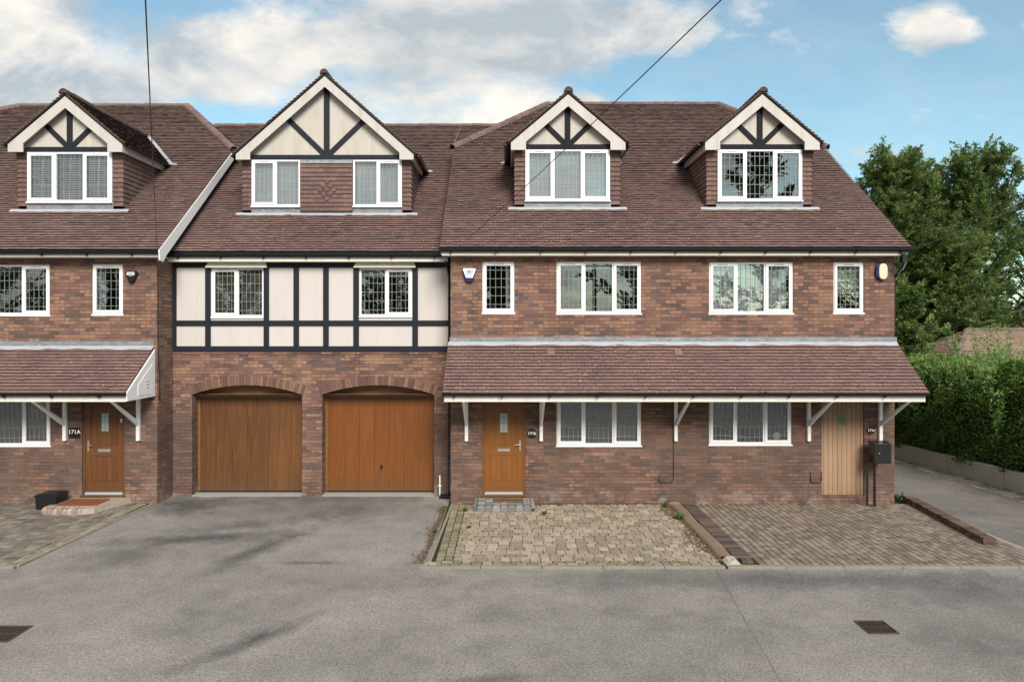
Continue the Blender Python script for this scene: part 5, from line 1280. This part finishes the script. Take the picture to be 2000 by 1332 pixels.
# weeds
wl_ = [((909, 1001), .09, 'small weed tuft growing left of the grey step'), ((916, 1034), .07, 'weed tuft in the paving a little below the step corner'), ((1040, 1001), .10, 'weed tuft at the right corner of the grey step'),
       ((1062, 1008), .10, 'broad weed tuft in the paving right of the grey step'), ((1091, 990), .05, 'tiny weed at the foot of the wall under the window'), ((1297, 992), .12, 'bushy weed at the wall end of the coping divider'),
       ((1327, 1017), .14, 'largest weed tuft beside the coping divider'), ((1755, 977), .16, 'dark weed clump at the house corner by the low brick wall'), ((851, 1042), .08, 'weed on the tarmac beside the left kerb of the middle bay')]
for i, ((px, py), h, lab) in enumerate(wl_):
    Y = F*H/(py-CY); x = PX(px, Y); rg = random.Random(i); m = MB()
    for k in range(34):
        a = rg.uniform(0, 6.28); l = h*rg.uniform(.5, 1.2); tip = Vector((x+math.cos(a)*l*rg.uniform(.3, 1.1), Y+math.sin(a)*l*.8, .03+l*rg.uniform(.35, 1))); b0 = Vector((x+math.cos(a)*h*.25, Y+math.sin(a)*h*.25, .02)); md = (b0+tip)/2+Vector((0, 0, l*.2)); s = Vector((-math.sin(a), math.cos(a), 0))*l*.13
        m.add([b0, md-s, tip, md+s], [(0,1,2,3)], rg.random())
    tag(m.build('weed', M['weed']), lab, 'weed', 'weeds in the paving')
# fallen needles and soil lines
m = MB(); rg = random.Random(77)
for i in range(1500):
    if rg.random() < .75: x = rg.gauss(5.2, 3.0); y = rg.uniform(6.6, 10.5)
    else: x = rg.uniform(-6, 8); y = rg.uniform(6.6, 10.5)
    a = rg.gauss(.3, .7); l = rg.uniform(.02, .085)*(1.3 if rg.random() < .15 else 1); w = rg.uniform(.003, .007); c, s = math.cos(a)*l/2, math.sin(a)*l/2; nx, ny = -math.sin(a)*w/2, math.cos(a)*w/2
    m.quad((x-c-nx, y-s-ny, .004), (x+c-nx, y+s-ny, .006), (x+c+nx, y+s+ny, .006), (x-c+nx, y-s+ny, .004), rg.random())
stuff(m.build('fallen_needles', M['straw']), 'dry tan pine needles scattered over the grey road', 'litter')
m = MB(); rg = random.Random(31)
for i in range(4200):
    y = rg.uniform(10.85, 14.4)
    if i > 2600: x = rg.uniform(-1.0, 3.5); y = 14.54-abs(rg.gauss(0, .05+.04*math.sin(x*2.1)**2)); z = .034
    elif rg.random() < .55: x = 3.59-abs(rg.gauss(0, .11+.06*math.sin(y*3.3))); z = .034
    else: x = -1.30-(14.5-y)*.022-abs(rg.gauss(0, .07+.03*math.sin(y*4.1))); z = .004
    a = rg.uniform(0, 3.14); l = rg.uniform(.008, .03); w_ = l*rg.uniform(.3, .9); c, s_ = math.cos(a)*l, math.sin(a)*l; nx, ny = -math.sin(a)*w_, math.cos(a)*w_
    m.quad((x-c, y-s_, z), (x+nx, y+ny, z+.006), (x+c, y+s_, z), (x-nx, y-ny, z+.006), rg.random())
o = m.build('loose_soil', M['litter']); stuff(o, 'brown soil and leaf debris along the edges of the middle bay', 'soil')
m = MB(); rg = random.Random(90)
for i in range(2600):
    q = rg.random(); x = rg.choice([.6, 1.9, 2.8])+rg.gauss(0, .8) if q < .7 else rg.uniform(-1.15, -.8); y = rg.uniform(10.8, 14.3)
    if not (-1.2 < x < 3.5): continue
    y = 10.92+round((y-10.92)/.1721)*.1721+rg.gauss(0, .006); a = rg.uniform(0, 6.28); l = rg.uniform(.008, .022)
    m.add([(x, y, .018), (x+math.cos(a)*l*.6-.004, y+math.sin(a)*l*.5, .03), (x+math.cos(a)*l, y+math.sin(a)*l, .034+l*.5), (x+math.cos(a)*l*.6+.004, y+math.sin(a)*l*.5, .03)], [(0,1,2,3)], rg.random())
stuff(m.build('moss', M['weed']), 'green moss growing in the joints of the middle paved bay', 'moss')
# faded paint mark on tarmac
m = MB(); rg = random.Random(6); Y = F*H/(1040-CY); x = PX(815, Y)
for i in range(16):
    a = x+rg.uniform(-.09, .09); b = Y+rg.uniform(-.25, .25); w, h = rg.uniform(.01, .03), rg.uniform(.02, .09); k = rg.uniform(-.02, .02)
    m.quad((a, b, .004), (a+w, b, .004), (a+w+k, b+h, .004), (a+k, b+h, .004))
struct(m.build('road_marking', M['concrete']))

# ------------------------------------------------------------------ camera, light, sky
cam = bpy.data.cameras.new('camera'); co = bpy.data.objects.new('camera', cam); sc.collection.objects.link(co); sc.camera = co
co.location = (0, 0, H); co.rotation_euler = (math.pi/2, 0, 0); cam.sensor_width = 36; cam.lens = F/2000*36; cam.shift_x = (1000-CX)/2000; cam.shift_y = -(666-CY)/2000; cam.clip_end = 1500
SE, SA = 36, 164   # sun elevation; azimuth measured from +Y clockwise (seen from above)
sd = Vector((math.sin(R(SA))*math.cos(R(SE)), math.cos(R(SA))*math.cos(R(SE)), math.sin(R(SE))))
sun = bpy.data.lights.new('sun', 'SUN'); sun.energy = 2.3; sun.angle = R(26); sun.color = (1, .93, .84); so = bpy.data.objects.new('sun', sun); sc.collection.objects.link(so); so.rotation_euler = sd.to_track_quat('Z', 'Y').to_euler(); so.location = sd*50
w = bpy.data.worlds.new('World'); sc.world = w; w.use_nodes = True; nt = w.node_tree; nt.nodes.clear()
class WN(NT):
    def __init__(s): s.t = nt; s.out = s.n('ShaderNodeOutputWorld')
    def pos(s): return s.n('ShaderNodeTexCoord').outputs['Generated']
t = WN(); sky = t.n('ShaderNodeTexSky', sky_type='NISHITA'); sky.sun_disc = False; sky.sun_elevation = R(SE); sky.sun_rotation = R(SA); sky.altitude = 50; sky.air_density = 1.0; sky.dust_density = .6; sky.ozone_density = 1.6
sep = t.n('ShaderNodeSeparateXYZ'); t.l(t.pos(), sep.inputs[0])
ay = t.math('MAXIMUM', t.math('ABSOLUTE', sep.outputs[1]), .15)
A = t.math('DIVIDE', sep.outputs[0], ay); E = t.math('DIVIDE', sep.outputs[2], ay)
cv = t.n('ShaderNodeCombineXYZ'); t.l(A, cv.inputs[0]); t.l(t.math('MULTIPLY', E, 1.9), cv.inputs[1]); t.l(t.math('MULTIPLY', sep.outputs[1], .6), cv.inputs[2])
n1 = t.noise(5.0, cv.outputs[0], 9, .60, .15); n2 = t.noise(3.6, cv.outputs[0], 7, .6, .5); n3 = t.noise(8, cv.outputs[0], 7, .6, .1)
def gblob(a0, e0, ra, re, amp):
    da = t.math('DIVIDE', t.math('SUBTRACT', A, a0), ra); de = t.math('DIVIDE', t.math('SUBTRACT', E, e0), re)
    d2 = t.math('ADD', t.math('MULTIPLY', da, da), t.math('MULTIPLY', de, de)); return t.math('MULTIPLY', t.math('EXPONENT', t.math('MULTIPLY', d2, -1)), amp)
def ip(x, y): return ((x-CX)/F, (CY-y)/F)
bias = t.ramp(t.math('ADD', t.math('MULTIPLY', A, .5), .5), [(.50, .22), (.62, -.02), (.68, -.22)])   # more cloud to the left
bias = t.math('SUBTRACT', bias, 0)
fld = n1
# the ramp cannot go below zero, so lay the bias in two steps
left = t.math('MULTIPLY', t.ramp(t.math('ADD', t.math('MULTIPLY', A, .5), .5), [(.47, 1.0), (.66, 0.0)]), .30)
fld = t.math('ADD', t.math('ADD', fld, left), -.17)
for (x, y, ra, re, amp) in [(1120, 60, .28, .085, .2), (1820, 62, .075, .035, .33), (1860, 50, .05, .03, .1), (2040, 60, .04, .03, .25), (900, 215, .13, .05, -.2), (440, 238, .12, .03, -.2), (340, 0, .13, .025, -.22), (20, 130, .12, .02, -.12), (560, 15, .05, .03, -.12),
                            (990, 215, .035, .03, .2), (1140, 195, .04, .012, .2), (1690, 300, .1, .03, .17), (1310, 120, .1, .04, -.1), (30, 90, .15, .1, .06)]:
    a0, e0 = ip(x, y); fld = t.math('ADD', fld, gblob(a0, e0, ra, re, amp))
back = t.math('MULTIPLY', t.math('LESS_THAN', sep.outputs[1], 0), .12); fld = t.math('ADD', fld, back)
mask = t.ramp(fld, [(.44, 0.0), (.52, .5), (.62, 1.0)])
shade = t.math('ADD', t.math('MULTIPLY', n2, 1.25), t.math('MULTIPLY', n3, .5)); shade = t.math('SUBTRACT', shade, .36); 
for (x, y, ra, re, amp) in [(880, 60, .22, .06, -.2), (100, 200, .2, .06, -.1), (700, 290, .2, .03, -.06), (1060, 40, .2, .05, -.12), (560, 110, .14, .05, .09), (640, 230, .2, .04, .07), (1840, 40, .1, .04, .15), (100, 60, .14, .05, .05), (990, 210, .06, .03, .12), (1850, 90, .06, .012, -.12)]:
    a0, e0 = ip(x, y); shade = t.math('ADD', shade, gblob(a0, e0, ra, re, amp))
ccol = t.ramp(shade, [(.34, (.42,.46,.49)), (.46, (.56,.575,.58)), (.57, (.70,.68,.64)), (.72, (.86,.81,.74))])
bsky = t.n('ShaderNodeBackground'); bsky.inputs[1].default_value = .09
hs = t.n('ShaderNodeHueSaturation'); hs.inputs['Saturation'].default_value = 1.0; t.l(t.mix(1.0, sky.outputs[0], (.98, 1.14, .96), 'MULTIPLY'), hs.inputs['Color']); t.l(hs.outputs[0], bsky.inputs[0])
bcl = t.n('ShaderNodeBackground'); t.l(ccol, bcl.inputs[0]); bcl.inputs[1].default_value = .60
mx = t.n('ShaderNodeMixShader'); veil = t.math('ADD', t.math('MULTIPLY', mask, .85), t.math('MULTIPLY', t.ramp(n3, [(.3, .4), (.7, 1.0)]), .14)); t.l(veil, mx.inputs[0]); t.l(bsky.outputs[0], mx.inputs[1]); t.l(bcl.outputs[0], mx.inputs[2]); t.l(mx.outputs[0], t.out.inputs[0])
sc.view_settings.view_transform = 'Standard'; sc.view_settings.look = 'None'; sc.view_settings.gamma = 1; sc.view_settings.exposure = 1.06
sc.cycles.use_denoising = True; sc.cycles.max_bounces = 6; sc.cycles.transparent_max_bounces = 12
